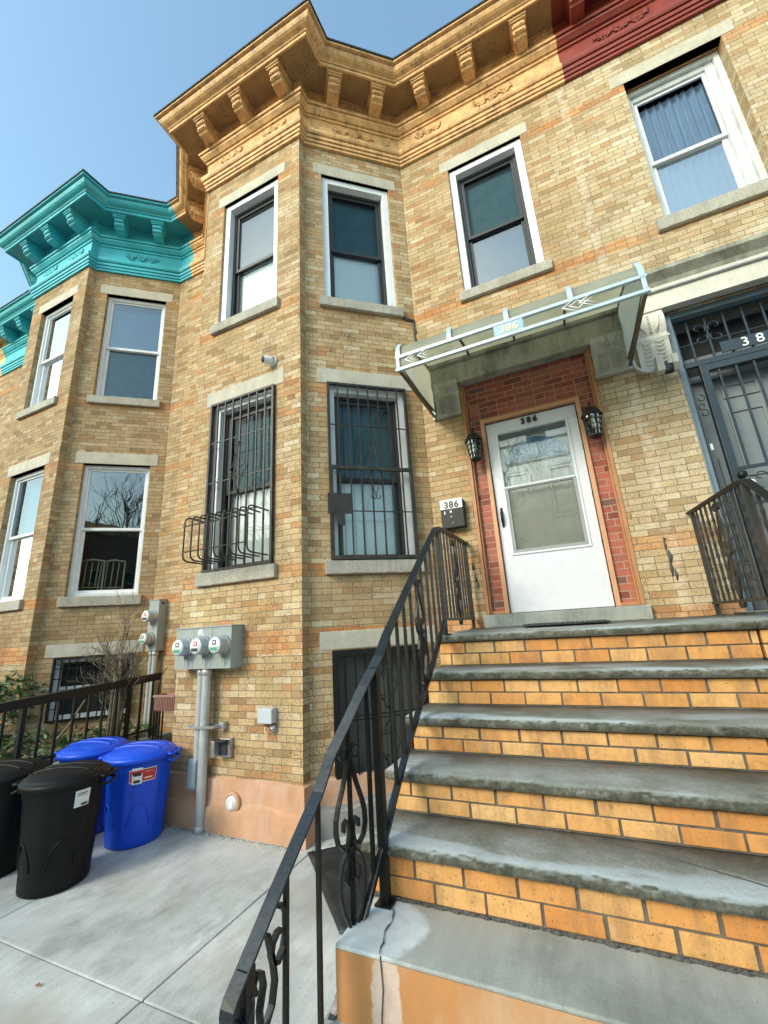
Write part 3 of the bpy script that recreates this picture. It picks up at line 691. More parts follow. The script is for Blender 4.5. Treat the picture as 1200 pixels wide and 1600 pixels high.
# ================================================================ HOUSES
def bay_openings(base_cols=True):
    hb = [(*WB, Z['u0'], Z['u1']), (*WB, Z['l0'], Z['l1'])]
    hc = [(*WC, Z['u0'], Z['u1']), (*WC, Z['l0'], Z['l1']), (.215, 1.16, -1.27, -.107)]
    return hb, hc
def bay_walls(mb, sh, hb, hc, zb=-1.7):
    B, Cc, CL = fB.shift(sh), fC.shift(sh), fCL.shift(sh)
    panel(mb, B, XL, X1, zb, ZC+.05, hb)
    # the short brick returns at the bay corners
    rt = Fr((X1+sh, -D_), (.003, .102)); panel(mb, rt, 0, .102, zb, ZC+.05, (), uo=.3)
    lt = Fr((XL-.003+sh, RY), (.003, -.102)); panel(mb, lt, 0, .102, zb, ZC+.05, (), uo=.1)
    panel(mb, Cc, 0, LC, zb, ZC+.05, hc, uo=.07)
    panel(mb, CL, 0, LCL, zb, ZC+.05, (), uo=.07)
def bay_plan(sh): return [(XI+sh, 0), (XL-.003+sh, RY), (XL+sh, -D_), (X1+sh, -D_), (X1+.003+sh, RY), (X2+sh, 0)]
def shell(root, x0, x1, mat):
    mb = MB(); 
    mb.add([(x0, 9, -1.7), (x1, 9, -1.7), (x1, 9, 7.4), (x0, 9, 7.4)], [(0, 1, 2, 3)])
    mb.add([(x0, 0, -1.7), (x0, 9, -1.7), (x0, 9, 7.4), (x0, 0, 7.4)], [(0, 1, 2, 3)]); mb.add([(x1, 0, -1.7), (x1, 9, -1.7), (x1, 9, 7.4), (x1, 0, 7.4)], [(0, 1, 2, 3)])
    return mb
def roof(root, pts):
    r_ = MB(); n = len(pts); r_.add([(x, y, 7.516) for x, y in pts]+[(x, y, 7.36) for x, y in pts], [tuple(range(n)), tuple(range(n, 2*n))[::-1]]+[(i, (i+1) % n, (i+1) % n+n, i+n) for i in range(n)])
    obj('roof', r_, 'roof', root)
XB = -3.19; XR = 3.05

# ---- house 386
h386 = empty('brick_house', (0, 0, ZG), "yellow brick row house in the middle with ochre cornice and white storm door", 'house')
mb = MB(); hb, hc = bay_openings(); bay_walls(mb, 0, hb, hc)
panel(mb, fA, XB, XI, -1.7, ZC+.05)
panel(mb, fA, X2, XR, -1.7, ZC+.05, [(*WA, Z['u0'], Z['u1']), (1.318, 2.690, .02, 2.845, .5)], uo=.11)
sh_ = shell(h386, XB, XR, 'brick')
for f, uv in zip(sh_.f, sh_.uv): mb.add([sh_.v[i] for i in f], [(0, 1, 2, 3)], 0)
obj('wall', mb, 'brick', h386, fixn=False)
roof(h386, [(XB, -.03)]+[(a, b_-.03) for a, b_ in bay_plan(0)]+[(XR, -.03), (XR, 9), (XB, 9)])
br = [(fB, -.325), (fB, -.975), (fB, -1.63), (fC, .385), (fC, .985), (fA, 1.335), (fA, 1.985), (fA, 2.655), (fCL, .33), (fCL, .93)]
sw = [(fB, -1.5, -1.15), (fB, -.75, -.4), (fC, .45, .95), (fA, 1.15, 1.5), (fA, 2.0, 2.45)]
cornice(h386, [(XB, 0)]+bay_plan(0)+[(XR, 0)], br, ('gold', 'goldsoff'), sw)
LB_U = (-1.553, -.409, 5.914, 6.089); LB_L = (-1.553, -.409, 2.7655, 2.956)
SB_U = (-1.531, -.4756, 3.791, 3.921); SB_L = (-1.531, -.4756, .612, .748)
LC_ = (.12, 1.255); SC_ = (.168, 1.205)
window(h386, fB, *WB, Z['u0'], Z['u1'], 'blackw', LB_U, SB_U)
window(h386, fB, *WB, Z['l0'], Z['l1'], 'blackw', LB_L, SB_L)
window(h386, fC, *WC, Z['u0'], Z['u1'], 'blackw', (*LC_, 5.914, 6.089), (*SC_, 3.791, 3.921))
window(h386, fC, *WC, Z['l0'], Z['l1'], 'blackw', (*LC_, 2.7655, 2.956), (*SC_, .612, .748))
window(h386, fA, *WA, Z['u0'], Z['u1'], 'black', (1.407, 2.543, 5.914, 6.089), (1.468, 2.511, 3.791, 3.921))
# basement opening of the bay side: lintel + dark sash + grille
bw_ = MB(); bw_.ring(.215, 1.16, -1.27, -.107, .05, .08, .16, fC, 0); bw = obj('basement_window', bw_, 'frameblk', h386)
k = MB()
for i in range(9): k.box(.27+i*.094, .27+i*.094+.088, .13, .15, -1.24, -.15, fC)
obj('shutter', k, 'shutterg', bw)
k = MB(); k.box(.10, 1.28, -.006, .10, -.101, .07, fC); obj('lintel', k, 'stone', bw, bevel=.008)
k = MB(); L = [fC(x, y, z_) for x, y, z_ in ((.2, .2, -1.28), (1.17, .2, -1.28), (1.17, .2, -.1), (.2, .2, -.1))]; k.add(L, [(0, 1, 2, 3)]); obj('room_recess', k, 'dark', bw)
def spear(cx, cz, w_, h): 
    o = []
    for sg in (-1, 1):
        o.append([(cx, cz+h), (cx+sg*w_, cz), (cx, cz-h)]); o.append(spiral((cx+sg*.035, cz+h*.55), .03, .012, 0, sg*PI*1.7, 8)); o.append(spiral((cx+sg*.035, cz-h*.55), .03, .012, 0, -sg*PI*1.7, 8))
    return o
bars_grille(h386, 'basement_grille', fC, .222, 1.152, -1.268, -.11, 8, (-.69, -.72, -1.2, -1.17), .006, -.02, 'iron', .03, spear(.72, -.45, .1, .2)+spear(.72, -.95, .1, .2))
# plinth
def plinth(root, sh, mats, zt=-1.17):
    plan = [(XI+sh, 0), (XL-.003+sh, RY), (XL+sh, -D_), (X1+sh, -D_), (X1+.003+sh, RY), (X2+sh, 0)]
    mb = MB(); rg = random.Random(3)
    # densified plan so the painted ledge undulates
    P = []
    for (a, b_) in zip(plan, plan[1:]):
        n = max(1, int(math.dist(a, b_)/.07)); 
        for i in range(n): P.append((a[0]+(b_[0]-a[0])*i/n, a[1]+(b_[1]-a[1])*i/n))
    P.append(plan[-1])
    prof = [(.0, zt+.012), (.035, zt), (.038, -1.30), (.04, -1.345), (.05, -1.375), (.072, -1.385), (.076, -1.42), (.078, -1.6)]
    V = [Vector((*p, 0)) for p in P]; N = len(V); nr = [Vector(((V[i+1]-V[i]).y, -(V[i+1]-V[i]).x, 0)).normalized() for i in range(N-1)]
    rows = []
    for i in range(N):
        mt = nr[0] if i == 0 else nr[-1] if i == N-1 else (nr[i-1]+nr[i])/(1+nr[i-1].dot(nr[i]))
        dz = .012*math.sin(i*.9)+.01*math.sin(i*.37+1)+rg.uniform(-.003, .003)
        rows.append([V[i]+mt*(o+(rg.uniform(-.002, .002) if j else 0))+Vector((0, 0, z_+(dz if 2 <= j <= 6 else dz*.3))) for j, (o, z_) in enumerate(prof)])
    for i in range(N-1):
        xm = (P[i][0]+P[i+1][0])/2-sh
        for k in range(len(prof)-1):
            mt = 0
            if xm > -.12 and k >= 3: mt = 1
            mb.add([rows[i][k], rows[i+1][k], rows[i+1][k+1], rows[i][k+1]], [(0, 1, 2, 3)], mt, smooth=True)
    return obj('plinth', mb, mats, root, fixn=False)
plinth(h386, 0, ['stucco', 'greyplinth'])

# grilles on the two lower bay windows
go = heart(.70, 1.86, .13, .30)+heart(.70, 1.62, .10, .18)
gC = bars_grille(h386, 'window_grille', fC, .226, 1.150, .752, 2.762, 7, (2.24, 1.26), .007, -.03, 'ironbrown', .016, heart(.72, 1.72, .12, .30))
g = MB(); g.box(.226, 1.15, -.06, -.035, 1.715, 1.755, fC); g.box(.226, .262, -.058, -.043, .752, 1.73, fC); g.box(1.114, 1.15, -.058, -.043, .752, 1.73, fC); g.box(.262, 1.114, -.058, -.043, .752, .79, fC)
obj('gate_frame', g, 'ironbrown', gC)
g = MB(); g.box(.20, .45, -.068, -.0605, 1.22, 1.44, fC); g.box(.30, .37, -.068, -.0605, 1.10, 1.22, fC); obj('lock_plate', g, 'ironbrown', gC)
gB = bars_grille(h386, 'window_grille', fB, WB[0], WB[1], .752, 2.762, 7, (2.247, 1.758), .0075, -.03, 'ironbrown', .016, [[(a, b_) for a, b_ in p] for p in heart(-.985, 1.86, .11, .30)])
bb = MB()
for i in range(9):
    s = WB[0]+.05+(WB[1]-WB[0]-.10)*i/8; z0_, z1_ = .84, 1.30
    pts = [fB(s, -.03, z1_+.0), fB(s, -.27, z1_)]+[fB(s, -.27-.06*math.sin(a), z1_-.06+.06*math.cos(a)) for a in (PI/6, PI/3, PI/2)]+[fB(s, -.33, z0_+.06)]+[fB(s, -.27-.06*math.cos(a), z0_+.06-.06*math.sin(a)) for a in (PI/6, PI/3, PI/2)]+[fB(s, -.03, z0_)]
    bb.tube(pts, .0085, 6)
for (d, z_) in ((-.331, .93), (-.331, 1.2), (-.2, 1.302)): bb.tube([fB(WB[0]+.05, d, z_), fB(WB[1]-.05, d, z_)], .006, 6)
obj('window_basket', bb, 'ironbrown', gB)

# door surround: red brick infill with timber trim, sill stone
ds = MB(); panel(ds, Fr((0, .07)), 1.318, 2.690, .02, 2.845, [(1.522, 2.482, .10, 2.215, .1)], mat=0)
dsr = obj('door_surround', ds, 'redbrick', h386, fixn=False)
k = MB(); k.ring(1.320, 2.688, .135, 2.843, .034, -.012, .069, fA, 0, bottom=False); k.ring(1.3545, 2.6535, .135, 2.808, .018, .014, .069, fA, 0, bottom=False)
k.box(1.355, 1.50, .035, .069, .135, .165, fA); k.box(2.505, 2.653, .035, .069, .135, .165, fA)
obj('outer_trim', k, 'wood', dsr, bevel=.003)
k = MB(); k.ring(1.497, 2.507, .135, 2.232, .040, .03, .085, fA, 0, bottom=False); obj('inner_trim', k, 'woodlight', dsr, bevel=.003)
k = MB(); rough_slab(k, fA, 1.300, 2.715, -.07, .3, .012, .132, .004); obj('door_sill', k, 'slab', h386)
# storm door
dr = MB(); a, b_, zb, zt = 1.5445, 2.459, .139, 2.178
yl = .078
for (p, q, r_, t_) in ((a, b_, zb, .72), (a, b_, 2.03, zt), (a, a+.115, .72, 2.03), (b_-.115, b_, .72, 2.03), (a+.115, b_-.115, 1.395, 1.43)):
    dr.box(p, q, yl, yl+.03, r_, t_)
door = obj('storm_door', dr, 'doorwhite', h386, bevel=.003)
k = MB(); k.ring(a+.09, b_-.09, .70, 2.055, .022, yl-.012, yl-.0005, fA, 0); k.box(a+.112, b_-.112, yl-.012, yl-.0005, 1.405, 1.425); obj('glazing_bead', k, 'doorwhite', door, bevel=.003)
k = MB(); k.ring(a+.113, b_-.113, .723, 1.404, .028, yl-.004, yl+.02, fA, 0, wt=.012, wb=.03); obj('screen_frame', k, 'screen', door, bevel=.002)
k = MB(); k.add([fA(a+.11, yl+.02, .72), fA(b_-.11, yl+.02, .72), fA(b_-.11, yl+.02, 2.03), fA(a+.11, yl+.02, 2.03)], [(0, 1, 2, 3)]); obj('pane', k, 'glassclear', door)
k = MB(); k.add([fA(a+.13, yl+.012, .74), fA(b_-.13, yl+.012, .74), fA(b_-.13, yl+.012, 1.395), fA(a+.13, yl+.012, 1.395)], [(0, 1, 2, 3)]); obj('insect_screen', k, 'mesh', door)
k = MB(); k.tube([fA(a+.045, yl-.002, 1.02), fA(a+.045, yl-.04, 1.05), fA(a+.045, yl-.045, 1.15), fA(a+.045, yl-.002, 1.19)], [.009, .012, .012, .007], 8); k.box(a+.033, a+.057, yl-.006, yl-.0005, 1.0, 1.21); obj('door_handle', k, 'iron', door)
k = MB()
for z_ in (.3, .72, 1.2, 1.7, 2.05): k.box(b_-.002, b_+.012, yl-.01, yl+.004, z_-.035, z_+.035)
obj('hinge', k, 'iron', door)
text('house_number', '386', .085, 'numblack', door, (2.0, yl-.012, 2.092), ext=.006, space=1.45, bold=.0035)
# panelled inner door with fanlight
k = MB(); k.box(1.53, 2.47, .19, .23, .13, 2.2); idr = obj('front_door', k, 'innerdoor', h386)
k = MB()
for (x0, x1, z0, z1) in ((1.64, 1.93, 1.05, 1.62), (2.07, 2.36, 1.05, 1.62), (1.64, 1.93, .35, .9), (2.07, 2.36, .35, .9)):
    k.ring(x0, x1, z0, z1, .02, .178, .1895); k.ring(x0+.045, x1-.045, z0+.045, z1-.045, .012, .172, .1895)
obj('panel_moulding', k, 'innerdoor', idr, bevel=.004)
k = MB(); P = [(2.0+.32*math.cos(t), 1.70+.27*math.sin(t)) for t in [PI*i/20 for i in range(21)]]; k.extr(P, .176, .189); obj('fanlight', k, 'fanlight', idr)
k = MB(); k.tube([(x, .172, z_) for x, z_ in P]+[(P[0][0], .172, P[0][1])], .014, 6)
for t in (PI*.25, PI*.5, PI*.75): k.tube([(2.0, .172, 1.72), (2.0+.30*math.cos(t), .172, 1.70+.25*math.sin(t))], .005, 5)
for sg in (-1, 1): k.tube([(2+sg*.0, .172, 1.72), (2+sg*.06, .172, 1.80), (2, .172, 1.90)], .005, 5); k.tube([(2+sg*.02, .172, 1.72), (2+sg*.14, .172, 1.77), (2+sg*.26, .172, 1.73)], .005, 5)
obj('fanlight_tracery', k, 'innerdoor', idr)
# stone entrance surround with carved consoles
k = MB(); rough_slab(k, fA, 1.02, 2.99, -.10, .03, 2.70, 2.95, .006); k.box(1.0, 3.01, -.14, .02, 2.951, 3.03); ent = obj('entrance_lintel', k, 'mossy', h386)
def console(root, s0, s1, z0, z1, mat):
    k = MB(); n = 14; poly = [(0.02, z0)]
    for i in range(n+1):
        u = i/n; zz = z0+(z1-z0)*u; dd = .045+.035*u+.035*math.sin(PI*min(1, max(0, (u-.55)/.45)))+(.012 if .47 < u < .53 else 0)
        poly.append((-dd, zz))
    poly.append((.02, z1)); k.prism(poly, s0, s1, fA)
    o = obj('console', k, mat, root, bevel=.004)
    r_ = MB(); w_ = s1-s0
    for c in (s0+w_*.3, s0+w_*.7):
        for i in range(6):
            zz = z0+.05+i*.042*(z1-z0)/.55; d0 = -.052-.035*(zz-z0)/(z1-z0)
            r_.tube([(c+w_*.13*math.cos(t), d0-.004, zz+.03*math.sin(t)) for t in [PI+PI*j/8 for j in range(9)]], [.002+.0035*math.sin(PI*j/8) for j in range(9)], 5)
    for i in range(7):
        zz = z0+(z1-z0)*(.62+.05*i); r_.sph((s0+w_*.5, -.112+.004*abs(i-3), zz), .013, n=6)
    for sg in (-1, 1):
        r_.tube([(s0+w_*(.5+sg*.14), -.10, z0+(z1-z0)*.58), (s0+w_*(.5+sg*.26), -.112, z0+(z1-z0)*.72), (s0+w_*(.5+sg*.36), -.108, z0+(z1-z0)*.92)], [.004, .009, .004], 6)
    r_.box(s0-.012, s1+.012, -.075, 0, z0+(z1-z0)*.49, z0+(z1-z0)*.525); r_.box(s0-.006, s1+.006, -.055, 0, z0-.03, z0-.0005)
    obj('carving', r_, mat, o)
console(ent, 1.04, 1.318, 2.37, 2.80, 'carved'); console(ent, 2.692, 2.985, 2.37, 2.80, 'carved')
# dark sealant run down the inner corner of the bay
k = MB(); rg = random.Random(9)
pts = [(X2-.012, -.012, 3.80-i*.06) for i in range(11)]; k.tube([(x+rg.uniform(-.008, .008), y, z_) for x, y, z_ in pts], [.012+rg.uniform(0, .02)*math.sin(PI*(i+1)/12) for i in range(11)], 6)
k.tube([fC(1.20+i*.03, -.012, 3.80+rg.uniform(-.01, .01)-i*.006) for i in range(6)], [.012, .03, .026, .022, .015, .01], 6)
obj('tar_repair', k, 'tar', h386)
for (s, z_, h) in ((.50, 3.43, .022), (.28, 3.20, .02), (.86, 3.28, .014), (1.05, 3.31, .012)): k = MB(); k.box(s, s+.012, -.003, .01, z_-h, z_+h, fC); obj('missing_mortar', k, 'tar', h386)
k = MB()
for (x, z_, w_, h) in ((2.93, .62, .012, .05), (2.945, .52, .02, .06), (2.935, .42, .016, .07), (2.96, .36, .014, .05), (2.93, .68, .035, .008), (1.24, .62, .02, .035), (1.255, .50, .012, .04), (1.27, .44, .012, .05)):
    k = MB(); k.tube([(x, -.001, z_-h), (x+w_*.3, -.003, z_), (x, -.001, z_+h)], [w_*.3, w_, w_*.35], 5, flat=(1, .25)); obj('tar_stain', k, 'tar', h386)

# ---- house 384 (teal)
h384 = empty('brick_house', (-6, 0, ZG), "tan brick row house on the left with a bright teal cornice over its angled bay", 'house')
mb = MB(); hb, hc = bay_openings(); hc = hc[:2]+[(.215, 1.19, -.86, -.06)]; bay_walls(mb, XS, hb, hc)
panel(mb, fA, X2+XS, XB, -1.7, ZC+.05, uo=.05); panel(mb, fA, -9.35, XI+XS, -1.7, ZC+.05, uo=.05)
mb.box(-7.85, -7.80, -.02, 0, 3.0, 5.9)
sh_ = shell(h384, -9.35, XB-.002, 'brick384')
for f in sh_.f: mb.add([sh_.v[i] for i in f], [(0, 1, 2, 3)], 0)
obj('wall', mb, 'brick384', h384, fixn=False)
roof(h384, [(-9.35, -.03)]+[(a, b_-.03) for a, b_ in bay_plan(XS)]+[(XB-.003, -.03), (XB-.003, 9), (-9.35, 9)])
B4, C4, CL4 = fB.shift(XS), fC.shift(XS), fCL.shift(XS)
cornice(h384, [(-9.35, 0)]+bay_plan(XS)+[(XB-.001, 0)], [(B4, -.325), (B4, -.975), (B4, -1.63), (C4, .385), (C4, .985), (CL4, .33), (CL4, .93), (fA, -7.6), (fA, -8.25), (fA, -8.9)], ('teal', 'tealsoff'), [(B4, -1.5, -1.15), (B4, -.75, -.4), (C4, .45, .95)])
window(h384, B4, *WB, Z['u0'], Z['u1'], 'shade', LB_U, SB_U)
window(h384, B4, *WB, Z['l0'], Z['l1'], 'shade', LB_L, SB_L)
window(h384, C4, *WC, Z['u0'], Z['u1'], 'shade', (*LC_, 5.914, 6.089), (*SC_, 3.791, 3.921))
wl = window(h384, C4, *WC, Z['l0'], Z['l1'], 'open', (*LC_, 2.7655, 2.956), (*SC_, .612, .748))
k = MB(); k.box(.10, 1.28, -.006, .10, -.055, .115, C4); k.ring(.215, 1.19, -.86, -.06, .07, .05, .12, C4, 1); 
bw4 = obj('basement_window', k, ['stone', 'white'], h384, bevel=.004)
k = MB(); k.add([C4(.2, .13, -.88), C4(1.2, .13, -.88), C4(1.2, .13, 0), C4(.2, .13, 0)], [(0, 1, 2, 3)]); obj('pane', k, 'dark', bw4)
k = MB(); k.box(.28, 1.12, .09, .128, -.48, -.44, C4); obj('sash', k, 'white', bw4)
orn = []
for i in range(5):
    cx = .33+i*.17
    for sg in (-1, 1): orn.append(spiral((cx+sg*.035, -.13), .033, .012, PI/2, PI/2+sg*PI*1.8, 9))
for i in range(3): orn.append(spiral((.6+i*.12, -.55), .05, .015, 0, PI*1.8, 9))
bars_grille(h384, 'basement_grille', C4, .22, 1.185, -.855, -.065, 9, (-.2, -.33, -.7), .006, -.03, 'iron', .014, orn)
plinth(h384, XS, ['brick384', 'brick384'], -1.3)
# gilt chairs inside the neighbour's window
for (s, d, wh) in ((.36, .42, 'leftmost'), (.62, .5, 'middle'), (1.12, .5, 'rightmost')):
    ch = empty('banquet_chair', tuple(C4(s, d, .55)), wh+" gilt chair behind the lower window pane of the teal-corniced house", 'chair', 'gilt chairs inside the window')
    k = MB()
    for sg in (-.17, .17): k.tube([C4(s+sg, d, .35), C4(s+sg, d, .85), C4(s+sg*.95, d+.05, 1.33)], .014, 6)
    k.tube([C4(s-.165, d+.05, 1.33), C4(s, d+.06, 1.36), C4(s+.165, d+.05, 1.33)], .016, 6)
    for sg in (-.08, 0, .08): k.tube([C4(s+sg, d, .92), C4(s+sg, d+.045, 1.32)], .009, 5)
    k.tube([C4(s-.17, d, .92), C4(s+.17, d, .92)], .011, 5)
    obj('backrest', k, 'gold_chair', ch)
    k = MB(); k.box(s-.19, s+.19, d-.02, d+.36, .79, .83, C4); obj('seat', k, 'gold_chair', ch)
    for sg in (-.17, .17):
        k = MB(); k.tube([C4(s+sg, d+.33, .35), C4(s+sg, d+.33, .79)], .013, 6); obj('leg', k, 'gold_chair', ch)

# ---- house 388 (red)
h388 = empty('brick_house', (6, 0, ZG), "pale brick row house on the right edge with an oxblood red cornice and gated entrance", 'house')
W8 = (3.60, 4.52, 3.915, 5.914)
mb = MB(); panel(mb, fA, XR, 9.2, -1.7, ZC+.05, [(*W8, .3), (3.375, 5.0, .03, 2.86, .6), (6.1, 7.1, .75, 2.76), (6.1, 7.1, 3.92, 5.91)], uo=.11)
sh_ = shell(h388, XR+.002, 9.2, 'brick')
for f in sh_.f: mb.add([sh_.v[i] for i in f], [(0, 1, 2, 3)], 0)
obj('wall', mb, 'brick388', h388, fixn=False)
roof(h388, [(XR+.003, -.03), (9.2, -.03), (9.2, 9), (XR+.003, 9)])
cornice(h388, [(XR+.001, 0), (9.2, 0)], [(fA, 3.31), (fA, 3.96), (fA, 4.61), (fA, 5.26), (fA, 5.9), (fA, 6.6)], ('red', 'red'), [(fA, 3.45, 4.0), (fA, 4.5, 5.0)])
window(h388, fA, *W8, 'old', (3.475, 4.64, 5.914, 6.085), (3.515, 4.62, 3.77, 3.915))
for z0_, z1_ in ((.75, 2.76), (3.92, 5.91)): window(h388, fA, 6.1, 7.1, z0_, z1_, 'curt', (6.0, 7.2, z1_, z1_+.17), (6.0, 7.2, z0_-.13, z0_))
k = MB(); k.prism([(0.02, 3.10), (-.10, 3.10), (-.12, 3.14), (-.19, 3.20), (-.19, 3.245), (0.02, 3.30)], 3.0, 5.4, fA, 1); k.box(3.0, 5.4, -.095, .02, 2.86, 3.04, fA, 0); k.box(3.0, 5.4, -.105, .02, 3.041, 3.099, fA, 0)
k.tube([(3.0, -.115, 3.05), (5.4, -.115, 3.05)], .012, 8, 2)
e8 = obj('entrance_lintel', k, ['carved388', 'mossy', 'conduit'], h388, bevel=.004)
console(e8, 3.075, 3.345, 2.30, 2.855, 'carved388')
k = MB(); k.box(3.377, 3.42, .02, .14, .03, 2.858, fA); k.box(3.42, 5.0, .05, .14, 2.80, 2.858, fA); k.box(3.365, 3.3765, -.01, .1, .03, 2.858); obj('door_frame', k, 'bluejamb', h388, bevel=.004)
# security gate of 388: transom, side light, leaf
k = MB()
k.box(3.42, 3.46, .12, .16, .03, 2.80, fA); k.box(3.42, 5.0, .12, .16, 2.28, 2.335, fA); k.box(3.46, 5.0, .13, .15, 2.775, 2.80, fA); k.box(3.46, 5.0, .135, .145, 2.52, 2.53, fA)
k.box(3.56, 3.62, .11, .17, .03, 2.275, fA); k.box(3.62, 5.0, .115, .155, 2.21, 2.275, fA)
gate = obj('security_gate', k, 'bluegate', h388, bevel=.003)
k = MB()
for i in range(10): s = 3.56+i*.145; k.box(s-.008, s+.008, .134, .15, 2.335, 2.776, fA)
for i in range(10): s = 3.70+i*.13; k.box(s-.008, s+.008, .128, .144, 1.24, 2.215, fA); k.box(s-.008, s+.008, .128, .144, .1, .92, fA)
k.box(3.62, 5.0, .12, .15, 1.22, 1.245, fA); k.box(3.62, 5.0, .12, .15, .90, .925, fA); k.box(3.62, 5.0, .12, .15, .03, .1, fA)
obj('bars', k, 'bluegate', gate)
k = MB()
def sc4(cx, cz, r_):
    o = []
    for a in (0, 1, 2, 3): o.append(spiral((cx+(r_ if a in (0, 3) else -r_)*.95, cz+(r_ if a < 2 else -r_)*.8), r_*.85, r_*.2, PI/4+PI/2*a+PI, PI/4+PI/2*a+PI+PI*1.8*(1 if a % 2 else -1), 14))
    return o
for pts in sc4(3.70, 2.60, .07)+sc4(3.82, 1.075, .07)+sc4(4.1, 1.075, .07): k.tube([(s, .12, z_) for s, z_ in pts], .0055, 5)
for cz in (1.95, 1.05, .45):
    for j, sg in ((0, 1), (1, -1), (2, 1)): k.tube([(s, .13, z_) for s, z_ in spiral((3.505, cz-.075*j), .04, .012, sg*PI/2, sg*PI/2-PI*1.7, 12)], .005, 5)
k.tube([(3.505, .132, .3), (3.505, .132, 1.35)], .004, 4)
obj('scrollwork', k, 'bluegate', gate)
k = MB(); k.box(3.755, 4.9, .105, .118, 2.345, 2.455, fA); pl = obj('number_plate', k, 'bluegate', gate)
text('house_number', '388', .125, 'numwhite', pl, (4.045, .104, 2.357), ext=.004, space=1.75, bold=.001)
k = MB(); k.lathe([(.0, -.05), (.028, -.05), (.032, -.02), (.016, -.008), (.018, .0), (.03, .0), (.03, .01)], (3.66, .10, 1.075), (0, 1, 0), 16); obj('door_knob', k, 'numwhite', gate)
k = MB(); k.lathe([(.0, -.025), (.02, -.025), (.034, -.01), (.036, .012)], (3.63, .10, 1.165), (0, 1, 0), 16); obj('deadbolt', k, 'iron', gate)
k = MB(); k.box(3.475, 3.495, .128, .131, 1.44, 1.50, fA); obj('note', k, 'numwhite', gate)
k = MB(); k.box(3.44, 5.0, .34, .38, .03, 2.2, fA); k.box(3.44, 5.0, .33, .38, 2.2, 2.85, fA, 1); d8 = obj('front_door', k, ['greydoor', 'dark'], h388)
k = MB()
for (x0, x1, z0, z1) in ((3.74, 4.02, 1.98, 2.12), (3.74, 4.02, 1.2, 1.85), (4.14, 4.42, 1.98, 2.12), (4.14, 4.42, 1.2, 1.85), (3.74, 4.02, .3, 1.05), (4.14, 4.42, .3, 1.05)): k.ring(x0, x1, z0, z1, .022, .325, .3395, fA)
obj('panel_moulding', k, 'greydoor', d8, bevel=.004)
k = MB(); k.ring(3.44, 5.0, 2.2, 2.84, .06, .30, .329, fA); k.box(3.5, 4.95, .30, .328, 2.42, 2.46, fA); obj('transom_frame', k, 'greydoor', d8)
k = MB(); k.box(3.28, 5.0, -.30, .35, .0, .028, fA); obj('door_sill', k, 'tread', h388)

# ---- house 382 (cream cornice, sliver at the far left)
h382 = empty('brick_house', (-12, 0, ZG), "row house at the far left edge showing only a sliver of cream painted cornice", 'house')
mb = MB(); panel(mb, fA, -15, -9.352, -1.7, ZC+.05); sh_ = shell(h382, -15, -9.354, 'b')
for f in sh_.f: mb.add([sh_.v[i] for i in f], [(0, 1, 2, 3)], 0)
obj('wall', mb, 'brick388', h382, fixn=False); roof(h382, [(-15, -.03), (-9.355, -.03), (-9.355, 9), (-15, 9)])
cornice(h382, [(-15, 0), (-9.352, 0)], [(fA, -9.7), (fA, -10.3), (fA, -10.9)], ('cream', 'cream'), [(fA, -10.2, -9.8)])

# ================================================================ STOOP
def stone_tread(root, x0, x1, y0, y1, z, thick=.047, seed=0, mat='tread', slope=0.0):
    """tread with a split, rock-faced front edge"""
    from mathutils import noise as mn
    mb = MB(); rg = random.Random(seed); n = int((x1-x0)/.0085); rows = []
    base = [(y0+.026, z-thick), (y0+.014, z-thick+.001), (y0+.005, z-thick+.004), (y0-.001, z-thick*.82), (y0-.004, z-thick*.68), (y0-.005, z-thick*.54), (y0-.004, z-thick*.42), (y0-.001, z-thick*.31), (y0+.003, z-thick*.21), (y0+.008, z-thick*.12), (y0+.014, z-.003), (y0+.024, z-.0005), (y0+.045, z)]
    wt = [.1, .5, .9, 1, 1, 1, 1, 1, .95, .8, .5, .2, 0]
    K = len(base)+2
    for i in range(n+1):
        x = x0+(x1-x0)*i/n; row = [(x, y1, z-thick)]
        w_ = .006*mn.noise(Vector((x*3.1, seed*7.3, 0)))+.003*mn.noise(Vector((x*9, seed*3.1, 5)))
        for k_, ((yy, zz), wgt) in enumerate(zip(base, wt)):
            d = .0085*mn.noise(Vector((x*24+seed*11, k_*.42, seed)))+.0045*mn.noise(Vector((x*62, k_*.95, seed+9)))
            d = abs(d)*1.5-.003
            row.append((x, yy+w_*(.4+.6*wgt)+d*wgt, zz+(.0022*mn.noise(Vector((x*30, k_*.6, seed+4))))*wgt))
        row.append((x, y1, z+slope)); rows.append(row)
    L = [p for r_ in rows for p in r_]
    fs = [(i*K+j, i*K+(j+1) % K, (i+1)*K+(j+1) % K, (i+1)*K+j) for i in range(n) for j in range(K)]
    fs += [tuple(range(K)), tuple(range(n*K, n*K+K))[::-1]]
    mb.add(L, fs, 0, smooth=True)
    return obj('stone_tread', mb, mat, root)
